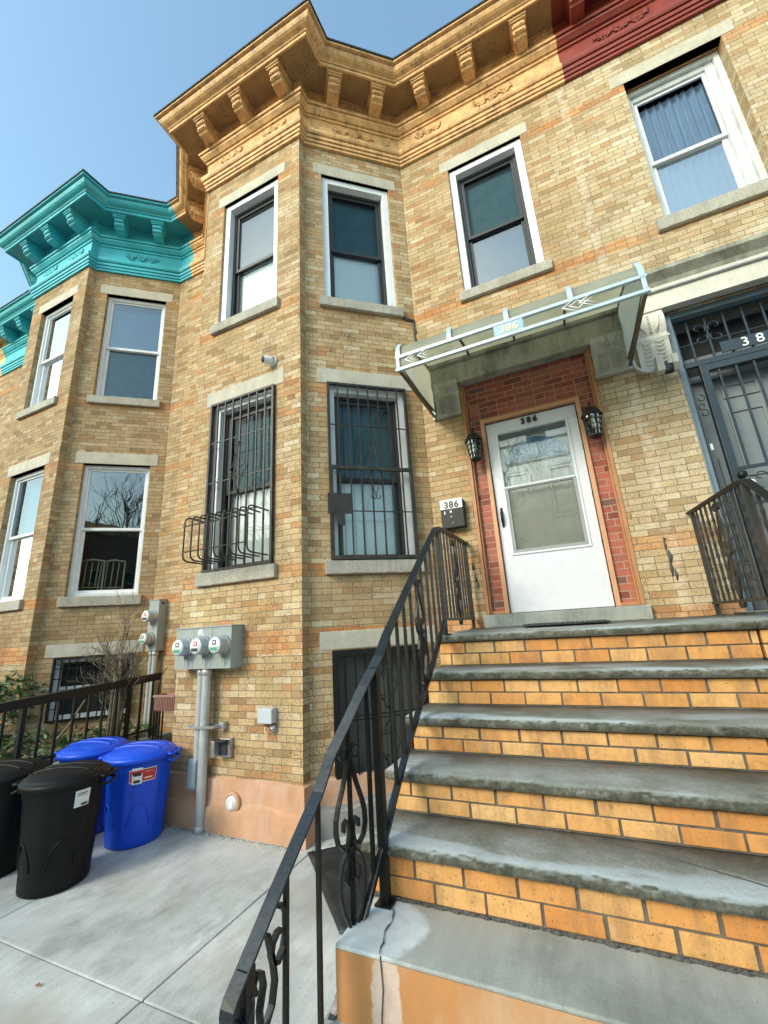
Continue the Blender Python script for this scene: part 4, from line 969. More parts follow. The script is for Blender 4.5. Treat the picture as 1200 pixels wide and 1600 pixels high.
def brick_riser(root, x0, x1, y, z0, z1, seed, y1):
    """two courses of orange bricks, each laid as its own block, with mortar behind"""
    rg = random.Random(seed); mb = MB(); mort = MB(); mort.box(x0+.002, x1-.002, y+.006, y1, z0+.0005, z1-.0005)
    bl, j = .190, .0105; h = (z1-z0-3*j*.8)/2; 
    for c in range(2):
        zz = z0+j*.8+c*(h+j*.8); x = x0-(.10 if (c+seed) % 2 else .0)-rg.uniform(0, .03)
        while x < x1:
            a, b_ = max(x, x0), min(x+bl, x1)
            if b_-a > .012:
                dy = rg.uniform(-.0015, .0015); dz = rg.uniform(-.0012, .0012)
                mb.box(a, b_, y+dy, y1-.05, zz+dz, zz+h+dz, rnd=rg.random())
            x += bl+j*rg.uniform(.8, 1.3)
        # end faces turn the corner
    m_ = obj('brick_riser', mort, 'mortar', root)
    o = obj('bricks', mb, 'stepbrick', m_, bevel=.0028)
    return m_
TY = [-1.287, -1.607, -1.919, -2.215, -2.483]; TZ = [0.0, -.214, -.410, -.5925, -.776]; ZS = -.975
def stoop(x0, x1, label, mirror=False, seed=0):
    st = empty('front_steps', ((x0+x1)/2, -1.2, ZG), label, 'steps')
    for i in range(5):
        yb = .0 if i == 0 else TY[i-1]+.035
        if i == 0: stone_tread(st, x0-.015, x1, TY[0], 0.0, -.004, seed=seed, slope=.018)
        else: stone_tread(st, x0-(.03 if i > 1 else .01), x1+.3*0, TY[i], TY[i-1]+.10, TZ[i], seed=seed+i)
        zlo = TZ[i+1] if i < 4 else ZS
        brick_riser(st, x0, x1, TY[i]+.034, zlo-.0, TZ[i]-.047-.004*(i == 0), seed+i*3, (0 if i == 0 else TY[i-1])+.12 if i else -.6)
    # solid core carrying the steps, side faces rendered in grey
    core = MB()
    prof = [(-.01, -1.6)]+[(-.01, -.06)]
    pts = [(-.01, -1.6), (-.01, -.058)]
    for i in range(5):
        zt = TZ[i]-.055; pts += [(TY[i]+.045, zt), (TY[i]+.045, (TZ[i+1]-.055) if i < 4 else -1.0)]
    pts += [(TY[4]+.045, -1.6)]
    core.prism([(y, z_) for y, z_ in pts], x0+.004, x1-.004, WF)
    obj('side_wall', core, 'greyplinth', st)
    # base slab with painted face
    sl = MB(); n = 40
    sl.box(x0-.006, x1, -2.748, -2.40, ZS-.014, ZS)
    base = obj('base_slab', sl, 'slab', st, bevel=.005)
    fc = MB(); fc.box(x0-.005, x1-.002, -2.746, -2.42, -1.30, ZS-.0145); obj('painted_face', fc, 'stucco2', base)
    lo = MB(); rough_slab(lo, WF, x0-.05, x1, -3.04, -2.70, -1.60, -1.185, .004); obj('lower_step', lo, 'slab', base)
    return st
s386 = stoop(1.200, 3.030, "orange brick front steps with bluestone treads leading up to the white door", seed=11)
s388 = stoop(3.046, 4.9, "neighbouring flight of orange brick steps at the right edge below the blue-grey gate", seed=41)
# pale repair patch and crack on the base slab
base = [o for o in s386.children if o.name.startswith('base_slab')][0]
k = MB(); rg = random.Random(4); pts = [(1.37+rg.uniform(-.01, .01)-.006*i, -2.744+.026*i, ZS+.004) for i in range(12)]; k.tube(pts, [.0008+.0007*(i % 3) for i in range(12)], 4)
obj('crack', k, 'tar', base); k = MB(); k.tube([(1.37, -2.75, ZS+.002), (1.375, -2.7495, -1.06), (1.365, -2.7495, -1.14), (1.375, -2.7495, -1.29)], .0016, 4)
obj('crack', k, 'tar', base); k = MB(); k.tube([(2.05, -2.20, TZ[4]+.001), (2.3, -2.28, TZ[4]+.001), (2.5, -2.36, TZ[4]+.001), (2.75, -2.47, TZ[4]+.001)], .0018, 4)
obj('crack', k, 'tar', base)
k = MB()  # mossy debris line at the foot of the first riser
rg = random.Random(8)
for i in range(150):
    x = 1.2+1.83*i/150; k.sph((x, -2.452+rg.uniform(-.006, .003), ZS+.002), rg.uniform(.006, .017), n=5, sc_=(1.6, .7, .5))
obj('moss_line', k, 'tar', base)

# ================================================================ RAILINGS
def railing(name, label, xs, mirror, iron, top, full):
    """xs: function y -> x"""
    rt = empty(name, (xs(-1.2), -1.2, 0), label, 'railing')
    H = lambda y: .872-.049*(-y) if y > -1.22 else .812+.755*(y+1.22)
    Bt = lambda y: .108 if y > -1.22 else .108+.745*(y+1.22)
    if full:
        TH = [(0, .872), (-1.215, .812), (-1.80, .418), (-2.21, .139), (-2.43, -.013), (-2.542, -.153), (-2.646, -.300), (-2.72, -.40), (-2.80, -.498), (-2.934, -.617), (-3.034, -.707), (-3.144, -.812), (-3.193, -.859), (-3.4, -1.05)]
        TB = [(0, .108), (-1.20, .108), (-1.56, -.135), (-1.935, -.36), (-2.212, -.535), (-2.386, -.66), (-2.448, -.713), (-2.518, -.83), (-2.561, -.915), (-2.611, -1.0), (-2.655, -1.07), (-2.731, -1.185), (-3.1, -1.46), (-3.4, -1.56)]
        def pw(T, y):
            for (a, za), (b_, zb) in zip(T, T[1:]):
                if y >= b_: return za+(zb-za)*(y-a)/(b_-a)
            return T[-1][1]
        H = lambda y: pw(TH, y); Bt = lambda y: pw(TB, y)
    ye = -3.193 if full else -3.30
    yend = -3.30 if full else -4.5
    # handrail: moulded cap
    def cap(pts, r_=(.024, .013)):
        k = MB(); k.tube(pts, 1.0, 12, flat=r_, cap=True); return k
    P = [(xs(y), y, H(y)) for y in (-.012, -.3, -.6, -.9, -1.10)]
    P += [(xs(-1.20), -1.20, .808)]
    P2 = [(xs(y), y, H(y)) for y in ([-1.24, -1.5, -1.8, -2.1, -2.35, -2.46, -2.55, -2.64, -2.72, -2.8, -2.93, -3.04, -3.14] if full else [-1.24, -1.5, -1.8, -2.1, -2.4, -2.7, -3.0, -3.2])+([-3.193] if full else [-3.6, -4.0, -4.5])]
    pts = P+P2
    if full:
        x = xs(ye)
        for i in range(1, 15):
            a = R(44)+i*R(19); rr = .050-.0018*i
            cy, cz = ye+.050*math.sin(R(44)), H(ye)-.050*math.cos(R(44))
            pts.append((x, cy-rr*math.sin(a), cz+rr*math.cos(a)))
    k = MB()
    # moulded rectangular section with a raised bead
    def ribbon(wd, ht, off):
        V = [Vector(p) for p in pts]; vs = []; N = len(V)
        for i in range(N):
            t = (V[min(N-1, i+1)]-V[max(0, i-1)]).normalized(); sdir = Vector((1, 0, 0)); sdir = (sdir-t*sdir.dot(t)).normalized(); n_ = sdir.cross(t)
            for (a, b_) in ((-1, -1), (1, -1), (1, .4), (.72, 1), (-.72, 1), (-1, .4)): vs.append(V[i]+sdir*a*wd+n_*(b_*ht+off))
        fs = [(i*6+j, i*6+(j+1) % 6, (i+1)*6+(j+1) % 6, (i+1)*6+j) for i in range(N-1) for j in range(6)]+[tuple(range(6))[::-1], tuple(range((N-1)*6, N*6))]
        k.add(vs, fs, 0)
    ribbon(.0245, .006, 0); ribbon(.0175, .005, .008); ribbon(.009, .005, .014)
    obj('handrail', k, top, rt, bevel=.002)
    k = MB()
    k.tube([(xs(-.03), -.03, .108), (xs(-1.2), -1.2, .108)], .010, square=True)
    k.tube([(xs(y), y, Bt(y)) for y in ((-1.2, -1.56, -1.935, -2.212, -2.386, -2.448, -2.518, -2.561, -2.611, -2.655, -2.731, -2.9, -3.1) if full else (-1.2, -4.4))], .0125, square=True)
    obj('bottom_rail', k, iron if not full else 'railblue', rt)
    def post(y, zb, r_=.014):
        k = MB(); k.tube([(xs(y), y, zb), (xs(y), y, H(y)-.006)], r_, square=True); k.box(xs(y)-.035, xs(y)+.035, y-.035, y+.035, zb-.0, zb+.006); obj('post', k, iron, rt)
    post(-.10, .012); post(-1.215, -.002); post(-2.488 if full else -2.4, ZS, .017); post(-3.14 if full else -3.9, ZG, .018)
    def bal(y, twist=False, zb=None):
        k = MB(); z0 = Bt(y) if zb is None else zb; z1 = H(y)-.006; x = xs(y)
        if twist:
            n = 26; k.tube([(x, y, z0+(z1-z0)*i/n) for i in range(n+1)], [.0065 if (i % 3) else .0098 for i in range(n+1)], square=True)
        else: k.tube([(x, y, z0), (x, y, z1)], .0075, square=True)
        obj('baluster', k, iron, rt)
    tw = not full
    for i in range(9): bal(-.10-1.115*(i+1)/10, tw and i % 3 != 1)
    for i in range(9): bal(-1.215-1.24*(i+1)/10, tw and i % 3 != 1)
    for y in (-2.54, -2.637, -2.805, -2.975) if full else (-2.6, -2.8, -3.0, -3.2): bal(y)
    # scroll panels: lyre shaped pair of S-scrolls tied to the middle bar, smaller pair below
    def scr(yc, zt, W, Hh, r_=.006):
        x = xs(yc)
        def put(pts, name='scroll'):
            k = MB(); k.tube([(xs(yc+a*W), yc+a*W, zt-b_*Hh) for a, b_ in pts], r_, square=True, flat=(1.25, .6)); obj(name, k, iron, rt)
        for sg in (-1, 1):
            put([(sg*a, b_) for a, b_ in spiral((.42, .03), .10, .40, PI*1.9, PI*.75, 12)+[(.05, .10), (.0, .16)]] if False else [(sg*(.36+.30*math.cos(t)*(1-.35*i/12)), .045-.045*math.sin(t)*(1-.35*i/12)) for i, t in enumerate([PI-PI*1.55*i/12 for i in range(13)])]+[])
            S = [(0, .06), (.18, .13), (.42, .22), (.72, .31), (.88, .38), (.90, .44), (.78, .50), (.50, .535), (.22, .52), (.12, .47), (.16, .42), (.30, .395), (.44, .41), (.46, .45)]
            put([(sg*a, b_) for a, b_ in S])
            S = [(.05, .56), (.30, .56), (.58, .60), (.74, .67), (.72, .75), (.52, .84), (.24, .91), (0, .96)]
            put([(sg*a, b_) for a, b_ in S]); put([(sg*a, b_) for a, b_ in ((.05, .56), (.10, .68), (.28, .715), (.42, .69), (.42, .645), (.30, .63))])
            put([(sg*(.30+.26*math.cos(t)*(1-.35*i/12)), .985+.04*math.sin(t)*(1-.35*i/12)) for i, t in enumerate([PI-PI*1.5*i/12 for i in range(13)])])
        k = MB()
        for b_ in (.06, .545, .96): k.box(x-.011, x+.011, yc-.015, yc+.015, zt-b_*Hh-.010, zt-b_*Hh+.010)
        obj('collar', k, iron, rt)
    scr(-.655, .80, .085, .72); scr(-1.80, .36, .085, .62)
    if full:
        scr(-2.637, -.375, .074, .66, .0075)
        x = xs(-3.1)  # lazy S scrolls before the end post
        S1 = [(-3.128, -.655), (-3.105, -.66), (-3.088, -.69), (-3.085, -.735), (-3.10, -.775), (-3.125, -.795), (-3.148, -.785), (-3.158, -.76), (-3.150, -.735), (-3.13, -.72), (-3.11, -.722)]
        S2 = [(-3.175, -.70), (-3.150, -.775), (-3.138, -.83), (-3.150, -.88), (-3.178, -.912), (-3.20, -.90), (-3.205, -.86), (-3.190, -.81), (-3.20, -.775), (-3.22, -.765), (-3.235, -.785), (-3.225, -.81)]
        for S in (S1, S2):
            S = [(a+.12, b_-.088) for a, b_ in S]
            k = MB(); k.tube([(x, a, b_) for a, b_ in S], .0085, square=True, flat=(1.2, .6)); obj('scroll', k, iron, rt)
        k = MB(); k.tube([(x, -3.12, -1.02), (x, -3.06, -1.07), (x, -3.0, -1.08), (x, -2.975, -1.13)], .0085, square=True, flat=(1.2, .6))
        obj('scroll', k, iron, rt)
    return rt
railing('stair_railing', "black iron railing with curled handrail end up the left side of the steps", lambda y: 1.2+.0375*(-y) if y > -1.2 else 1.245+.03175*(-1.2-y) if y > -2.46 else 1.285-.423*(-2.46-y) if y > -2.72 else 1.175-.066*(-2.72-y), False, 'iron', 'railblue', True)
railing('stair_railing', "brown-black iron railing with twisted bars in front of the blue-grey gate", lambda y: 3.155+.03*min(1, -y/1.2), False, 'ironbrown', 'iron', False)

# ================================================================ CANOPY
cn = empty('door_canopy', (2.0, 0, 2.5), "pale blue metal and frosted plastic awning over the white door, number plate in front", 'awning')
ribs = [1.0, 1.5, 2.0, 2.5, 3.0]
arcp = [(-1.09, 2.505), (-1.088, 2.56), (-1.07, 2.61), (-1.03, 2.665), (-.94, 2.725), (-.8, 2.80), (-.65, 2.865), (-.5, 2.915), (-.35, 2.955), (-.18, 2.985), (-.01, 3.01)]
k = MB(); x0, x1 = .985, 3.015
vs = [(x, y, z_) for y, z_ in arcp for x in (x0, x1)]; vs2 = [(x, y*.994+.0, z_-.006) for y, z_ in arcp for x in (x0, x1)]
n = len(arcp); k.add(vs+vs2, [(2*i, 2*i+1, 2*i+3, 2*i+2) for i in range(n-1)]+[(2*n+2*i, 2*n+2*i+2, 2*n+2*i+3, 2*n+2*i+1) for i in range(n-1)]+[(0, 2*n, 2*n+1, 1)], smooth=True)
obj('roof_sheet', k, 'poly', cn, fixn=False)
k = MB(); k.box(x0-.01, x1+.01, -1.115, -1.085, 2.485, 2.515); k.box(x0-.01, x1+.01, -1.115, -1.085, 2.355, 2.385)
for x in (x0, x1-.03): k.box(x, x+.03, -1.113, -1.087, 2.3855, 2.4845)
obj('front_frame', k, 'alu', cn, bevel=.003)
for x in ribs:
    k = MB(); x_ = min(max(x, 1.005), 2.995); k.tube([(x_, y, z_-.018) for y, z_ in arcp], .011, square=True, mat=1)
    k.tube([(x_, -1.112, 2.50), (x_, -1.108, 2.565), (x_, -1.085, 2.625), (x_, -1.04, 2.685)], 1.0, square=True, flat=(.020, .005))
    obj('rib', k, ['alu', 'aludark'], cn)
for x in (1.005, 2.995):
    k = MB(); k.tube([(x, -1.10, 2.37), (x, -.03, 2.385)], .013, square=True, mat=0); k.tube([(x, -1.03, 2.43), (x, -.10, 2.43)], .008, square=True, mat=0)
    k.tube([(x, -1.09, 2.38), (x, -.02, 2.46)], .009, square=True, mat=0); k.tube([(x, -.02, 2.37), (x, -.02, 2.99)], .016, square=True, mat=1)
    for i in range(4):
        y = -.28-i*.2; k.tube([(x, y-.04, 2.385), (x, y, 2.41), (x, y+.04, 2.435)], .006, 5, 0)
    k.box(x-.015, x+.015, -.045, 0, 2.345, 2.40, mat=1)
    obj('side_bracket', k, ['aludark', 'alu'], cn, bevel=.002)
    k = MB(); xx = x+(.004 if x < 2 else -.004); P = [(-1.08, 2.39)]+[(y, z_-.02) for y, z_ in arcp]+[(-.035, 2.45)]
    k.add([(xx, y, z_) for y, z_ in P], [tuple(range(len(P)))]); obj('side_sheet', k, 'poly', cn, fixn=False)
for xc in (1.25, 2.60):
    k = MB()
    for dx in (-.062, .062):
        for w_, h_, r0 in ((.110, .066, .0085), (.060, .036, .006)):
            q = [(xc+dx-w_, 2.435), (xc+dx, 2.435+h_), (xc+dx+w_, 2.435), (xc+dx, 2.435-h_)]
            k.tube([(a, -1.121-.003*(dx > 0), b_) for a, b_ in q], r0, square=True, closed=True)
    obj('diamond_ornament', k, 'numwhite', cn)
k = MB(); k.box(1.885, 2.125, -1.112, -1.102, 2.386, 2.484); pl = obj('number_plate', k, 'plateblue', cn, bevel=.002)
text('house_number', '386', .092, 'ivory', pl, (2.005, -1.112, 2.402), ext=.004, space=1.15, bold=.002)

# ================================================================ SMALL THINGS ON THE WALLS
def wall_lamp(x, z, label):
    r_ = empty('wall_lamp', (x, .068, z), label, 'lamp', 'lantern lamps beside the door')
    yc = -.075; k = MB()
    k.lathe([(0, .0), (.045, .0), (.045, .012), (.0, .02)], (x, .068, z+.04), (0, -1, 0), 16); k.tube([(x, .06, z+.04), (x, .0, z+.06), (x, yc, z+.105)], .009, 8)
    k.tube([(x, .055, z-.02), (x, .0, z-.10), (x, yc+.05, z-.09)], .006, 6)
    obj('mounting_arm', k, 'iron', r_)
    k = MB(); k.lathe([(.008, .205), (.012, .185), (.006, .17), (.02, .155), (.028, .15), (.05, .135), (.072, .105), (.082, .085), (.085, .07), (.078, .068)], (x, yc, z), (0, 0, 1), 8, smooth=False)
    k.lathe([(.0, -.125), (.04, -.12), (.052, -.108), (.052, -.10), (.0, -.099)], (x, yc, z), (0, 0, 1), 8, smooth=False); obj('lamp_top', k, 'iron', r_)
    k = MB(); q = 8
    for i in range(q):
        a = PI/8+i*PI/4; k.tube([(x+.074*math.cos(a), yc+.074*math.sin(a), z+.068), (x+.050*math.cos(a), yc+.050*math.sin(a), z-.10)], .004, square=True)
    for zz, rr in ((.03, .0705), (-.015, .064), (-.06, .0575)): k.tube([(x+rr*math.cos(PI/8+i*PI/4), yc+rr*math.sin(PI/8+i*PI/4), z+zz) for i in range(8)], .0032, 4, closed=True)
    obj('cage', k, 'iron', r_)
    k = MB(); k.lathe([(.068, .066), (.046, -.098)], (x, yc, z), (0, 0, 1), 8, smooth=False); obj('lamp_glass', k, 'lampg', r_)
    k = MB(); k.sph((x, yc, z), .026, n=12, sc_=(1, 1, 1.3)); k.lathe([(.012, .06), (.014, .03)], (x, yc, z), (0, 0, 1), 10); obj('bulb', k, 'numwhite', r_)
    r_.scale = (1.16, 1.16, 1.16)
    return r_
M['lampg'] = glass('lamp_glass', (.92, .94, .92), fmul=2.2, fadd=.12)
wall_lamp(1.425, 1.86, "black lantern lamp with caged glass left of the white door, above the mailbox")
wall_lamp(2.575, 1.84, "black lantern lamp with caged glass on the right of the white door")

mbx = empty('mailbox', (1.11, -.05, 1.2), "black wall mailbox with white 386 number strip beside the left railing", 'mailbox')
k = MB(); k.prism([(-.003, 1.04), (-.10, 1.04), (-.10, 1.26), (-.075, 1.325), (-.003, 1.34)], .985, 1.232, fA); obj('box', k, 'iron', mbx, bevel=.006)
k = MB(); k.box(.985, 1.225, -.1035, -.1005, 1.245, 1.335); st_ = obj('number_strip', k, 'whitelab', mbx, bevel=.002)
k = MB(); k.box(.985, 1.225, -.10, -.003, 1.338, 1.35); obj('lid', k, 'galv', mbx)
text('house_number', '386', .098, 'numblack', st_, (1.107, -.104, 1.256), ext=.002, space=1.12, bold=.003)
k = MB(); k.box(1.085, 1.105, -.102, -.1002, 1.205, 1.225); k.box(1.025, 1.033, -.102, -.1002, 1.19, 1.225); k.tube([(1.09, -.101, 1.085), (1.11, -.101, 1.093), (1.13, -.101, 1.086)], .003, 5); k.box(1.09, 1.10, -.102, -.1002, 1.155, 1.165); obj('slot_marks', k, 'galv', mbx)

cc = empty('security_camera', (-.577, -D_, 3.08), "white dome security camera on the bay wall above the barred window", 'camera')
k = MB(); k.lathe([(0, 0), (.06, 0), (.06, .02), (.05, .03)], (-.56, -D_-.001, 3.075), (0, -1, 0), 20); k.lathe([(.045, 0), (.048, .02), (.043, .09), (.04, .10)], (-.56, -D_-.03, 3.075), (-.45, -.8, -.15), 20); obj('housing', k, 'numwhite', cc)
k = MB(); k.lathe([(.0, .112), (.02, .112), (.038, .105), (.039, .095)], (-.56, -D_-.03, 3.075), (-.45, -.8, -.15), 20); obj('lens', k, 'numblack', cc)

# electric meters
def meter(mbs, x, y, z, r_=.085):
    b, gl, di, lb = mbs
    b.lathe([(r_*1.06, 0), (r_*1.06, .03), (r_*.98, .035)], (x, y, z), (0, -1, 0), 24)
    gl.lathe([(r_*.96, .03), (r_*.93, .10), (r_*.90, .115), (r_*.85, .118)], (x, y, z), (0, -1, 0), 28)
    di.lathe([(r_*.86, .112), (r_*.84, .119), (0, .1195)], (x, y, z), (0, -1, 0), 28)
    b.box(x-.014, x+.014, y-.045, y, z-r_*1.35, z-r_*.95); b.tube([(x, y-.03, z-r_*1.3), (x+.012, y-.035, z-r_*1.6)], .006, 5); b.box(x-.002, x+.016, y-.04, y-.036, z-r_*2.0, z-r_*1.5)
def meter_bank(label, x0, x1, y0, z0, z1, ms, dep, colours, pipes=()):
    rt = empty('electric_meter_box', ((x0+x1)/2, y0, z0), label, 'meter box')
    k = MB(); n = len(ms)
    k.box(x0, x1, y0-dep, y0, z0, z1); k.box(x0-.008, x1+.008, y0-dep-.008, y0, z1+.0, z1+.012)
    if n == 3:
        for i in (1, 2): xx = x0+(x1-x0)*i/3; k.box(xx-.002, xx+.002, y0-dep-.003, y0-dep+.01, z0+.01, z1-.01)
    enc = obj('enclosure', k, 'meterbox', rt, bevel=.004)
    for (mx, mz), c in zip(ms, colours):
        b, gl, di, lb = MB(), MB(), MB(), MB(); meter((b, gl, di, lb), mx, y0-dep, mz)
        o = obj('meter', b, 'galv', rt); obj('cover', gl, 'meterglass', o); obj('dial', di, 'dial', o)
        lb.box(mx-.05, mx+.03, y0-dep-.1225, y0-dep-.1200, mz-.045, mz-.018, mat=1); lb.box(mx-.025, mx+.02, y0-dep-.1225, y0-dep-.1200, mz+.005, mz+.045, mat=0); lb.box(mx-.015, mx+.01, y0-dep-.1233, y0-dep-.1226, mz+.016, mz+.034, mat=2)
        obj('face_label', lb, ['darklab' if c == 'green' else 'redlab', c if c == 'green' else 'darklab', 'whitelab'], o)
    if n == 3:
        k = MB(); xm = (x0+x1)/2; k.lathe([(0, .0), (.035, 0), (.035, .002), (0, .003)], (xm-.06+.03, y0-dep-.001, z1-.045), (0, -1, 0), 16); k.box(xm-.06, xm+.01, y0-dep-.003, y0-dep-.0005, z1-.075, z1-.045); obj('sticker', k, 'whitelab', rt)
    else:
        k = MB(); k.box(x1+.0005, x1+.002, y0-.09, y0-.04, z1-.06, z1-.03); obj('sticker', k, 'darklab', rt)
    for (px, py, za, zb_, r_) in pipes:
        k = MB(); k.lathe([(r_, za), (r_, zb_)], (px, py, 0), (0, 0, 1), 16)
        for zz in (zb_-.03, za+.02): k.lathe([(r_, zz-.03), (r_*1.18, zz-.028), (r_*1.18, zz+.028), (r_, zz+.03)], (px, py, 0), (0, 0, 1), 16)
        obj('conduit', k, 'conduit', rt)
    return rt
mt3 = meter_bank("grey three-gang electric meter box on the front of the bay with two conduits below", -1.62, -.885, -D_, -.205, .178, [(-1.455, .005), (-1.215, .01), (-.975, .012)], .155, ['green', 'red_', 'green'], [(-1.322, -1.06, -1.07, -.206, .034), (-1.235, -1.07, -1.578, -.206, .042)])
k = MB(); k.box(-1.40, -1.13, -1.005, -D_, -.735, -.71); k.tube([(-1.38, -1.07, -.72), (-1.38, -1.12, -.72), (-1.18, -1.13, -.72), (-1.10, -1.09, -.72), (-1.08, -1.0, -.72)], .010, square=True); k.box(-1.10, -1.04, -1.03, -D_, -.75, -.69); obj('pipe_clamp', k, 'galv', mt3)
k = MB(); k.prism([(-1.10, -1.0), (-1.11, -1.03), (-1.11, -1.23), (-1.09, -1.26), (-1.0, -1.26), (-.98, -1.23), (-.98, -1.03), (-1.0, -1.0)], -1.385, -1.285, WF); obj('conduit_body', k, 'bluebox', mt3, bevel=.01)
mt2 = meter_bank("narrow grey two-gang electric meter box in the corner between the two bays", -3.40, -3.20, 0, -.05, .64, [(-3.31, .42), (-3.32, .12)], .13, ['red_', 'green'], [(-3.34, -.08, -1.2, -.051, .03), (-3.26, -.08, -1.2, -.051, .036)])

jb = empty('junction_box', (-.54, -D_, -.62), "small pale grey junction box low on the front of the bay", 'junction box')
k = MB(); k.box(-.625, -.465, -D_-.075, -D_, -.685, -.56); obj('box', k, 'jbgrey', jb, bevel=.006)
k = MB(); k.lathe([(0, .0), (.03, 0), (.034, .03), (0, .045)], (-.49, -D_-.001, -.73), (0, -1, 0), 16); obj('valve_cap', k, 'galv', jb)
k = MB(); k.tube([(-.54+.022*math.cos(t), -D_-.02, -.745+.022*math.sin(t)) for t in [i*PI/6 for i in range(12)]], .005, 6, closed=True); k.tube([(-.54, -D_, -.745), (-.49, -D_-.03, -.735)], .006, 6); obj('valve_wheel', k, 'redlab', jb)
ol = empty('outdoor_outlet', (-1.0, -D_, -.92), "weathered metal outdoor socket box with a clear flip cover on the bay wall", 'socket')
k = MB(); k.box(-1.09, -.96, -D_-.045, -D_, -.985, -.83); obj('box', k, 'galv', ol, bevel=.004)
k = MB(); k.box(-1.115, -1.08, -D_-.12, -D_-.046, -.975, -.84); k.box(-1.08, -.99, -D_-.056, -D_-.0465, -.965, -.85, mat=1); k.box(-1.115, -.97, -D_-.12, -D_-.046, -.842, -.835, mat=1); obj('cover', k, ['galv', 'darklab'], ol, bevel=.003)
vt = empty('vent_cap', (-.917, -1.03, -1.33), "round white vent cap on the orange painted plinth", 'vent')
k = MB(); k.lathe([(.085, 0), (.085, .02), (.07, .032), (.062, .02)], (-.90, -1.02, -1.335), (0, -1, 0), 28, mat=1); k.lathe([(.06, .015), (.055, .035), (.03, .04), (0, .041)], (-.90, -1.02, -1.335), (0, -1, 0), 28); obj('cap', k, ['whitelab', 'stucco'], vt)
for i in range(1): 
    k = MB(); k.tube([(-.90+.035*math.cos(t), -1.062, -1.335+.035*math.sin(t)) for t in [j*PI/10 for j in range(20)]], .003, 5, closed=True); obj('rim', k, 'dial', vt)

fl = empty('flood_light', (3.2, -.05, 2.25), "grey floodlight and sensor on a curved pipe below the carved bracket left of the gate", 'light')
k = MB(); k.tube([(3.03, -.02, 2.60), (3.02, -.03, 2.45), (3.03, -.05, 2.33), (3.07, -.07, 2.27), (3.13, -.09, 2.235), (3.20, -.10, 2.23)], .017, 8); obj('conduit', k, 'conduit', fl)
k = MB(); k.box(3.165, 3.225, -.20, -.12, 2.165, 2.325); obj('lamp_head', k, 'carved388', fl, bevel=.008)
k = MB(); k.lathe([(.0, 0), (.026, .0), (.034, .03), (.030, .085), (.0, .09)], (3.27, -.11, 2.165), (.1, -.2, 1), 16); k.box(3.235, 3.26, -.16, -.09, 2.17, 2.27); obj('sensor', k, 'numblack', fl)
k = MB(); k.prism([(-.04, 2.20), (-.10, 2.19), (-.155, 2.24), (-.165, 2.32), (-.15, 2.32), (-.14, 2.25), (-.095, 2.205), (-.04, 2.212)], 3.30, 3.345, fA); obj('lamp_shade', k, 'carved388', fl)

# door mat, rubber sheet
k = MB(); k.box(1.72, 2.36, -.66, -.14, .016, .028); 
for i in range(16): k.box(1.73+i*.039, 1.75+i*.039, -.65, -.15, .0285, .033)
setp(obj('door_mat', k, 'rubber', bevel=.003), "thin black door mat lying on the landing before the white door", 'mat')
k = MB(); A = [Vector(p) for p in ((-.075, -1.085, ZG+.006), (.635, -1.80, ZG+.006), (1.17, -1.50, ZG+.006), (.55, -.62, ZG+.006))]
n = 14; vs = []
for i in range(n+1):
    for j in range(n+1):
        u, v = i/n, j/n; p = A[0]*(1-u)*(1-v)+A[1]*u*(1-v)+A[2]*u*v+A[3]*(1-u)*v; p.z += .010*math.sin(u*5+v*3)**2+.03*max(0, v-.8)*5*max(0, u-.2)+.004*math.sin(u*14)*math.sin(v*11); vs.append(p)
vs2 = [p-Vector((0, 0, .006)) for p in vs]; q = (n+1)
fs = [(i*q+j, (i+1)*q+j, (i+1)*q+j+1, i*q+j+1) for i in range(n) for j in range(n)]; N = len(vs)
fs2 = [tuple(N+a for a in f[::-1]) for f in fs]; edge = [i*q for i in range(q)]+[n*q+j for j in range(1, q)]+[i*q+n for i in range(n-1, -1, -1)]+[j for j in range(n-1, 0, -1)]
fs3 = [(edge[i], N+edge[i], N+edge[(i+1) % len(edge)], edge[(i+1) % len(edge)]) for i in range(len(edge))]
k.add(vs+vs2, fs+fs2+fs3, smooth=True); setp(obj('rubber_sheet', k, 'rubber'), "black rubber sheet lying on the paving in the corner under the steps", 'rubber mat')

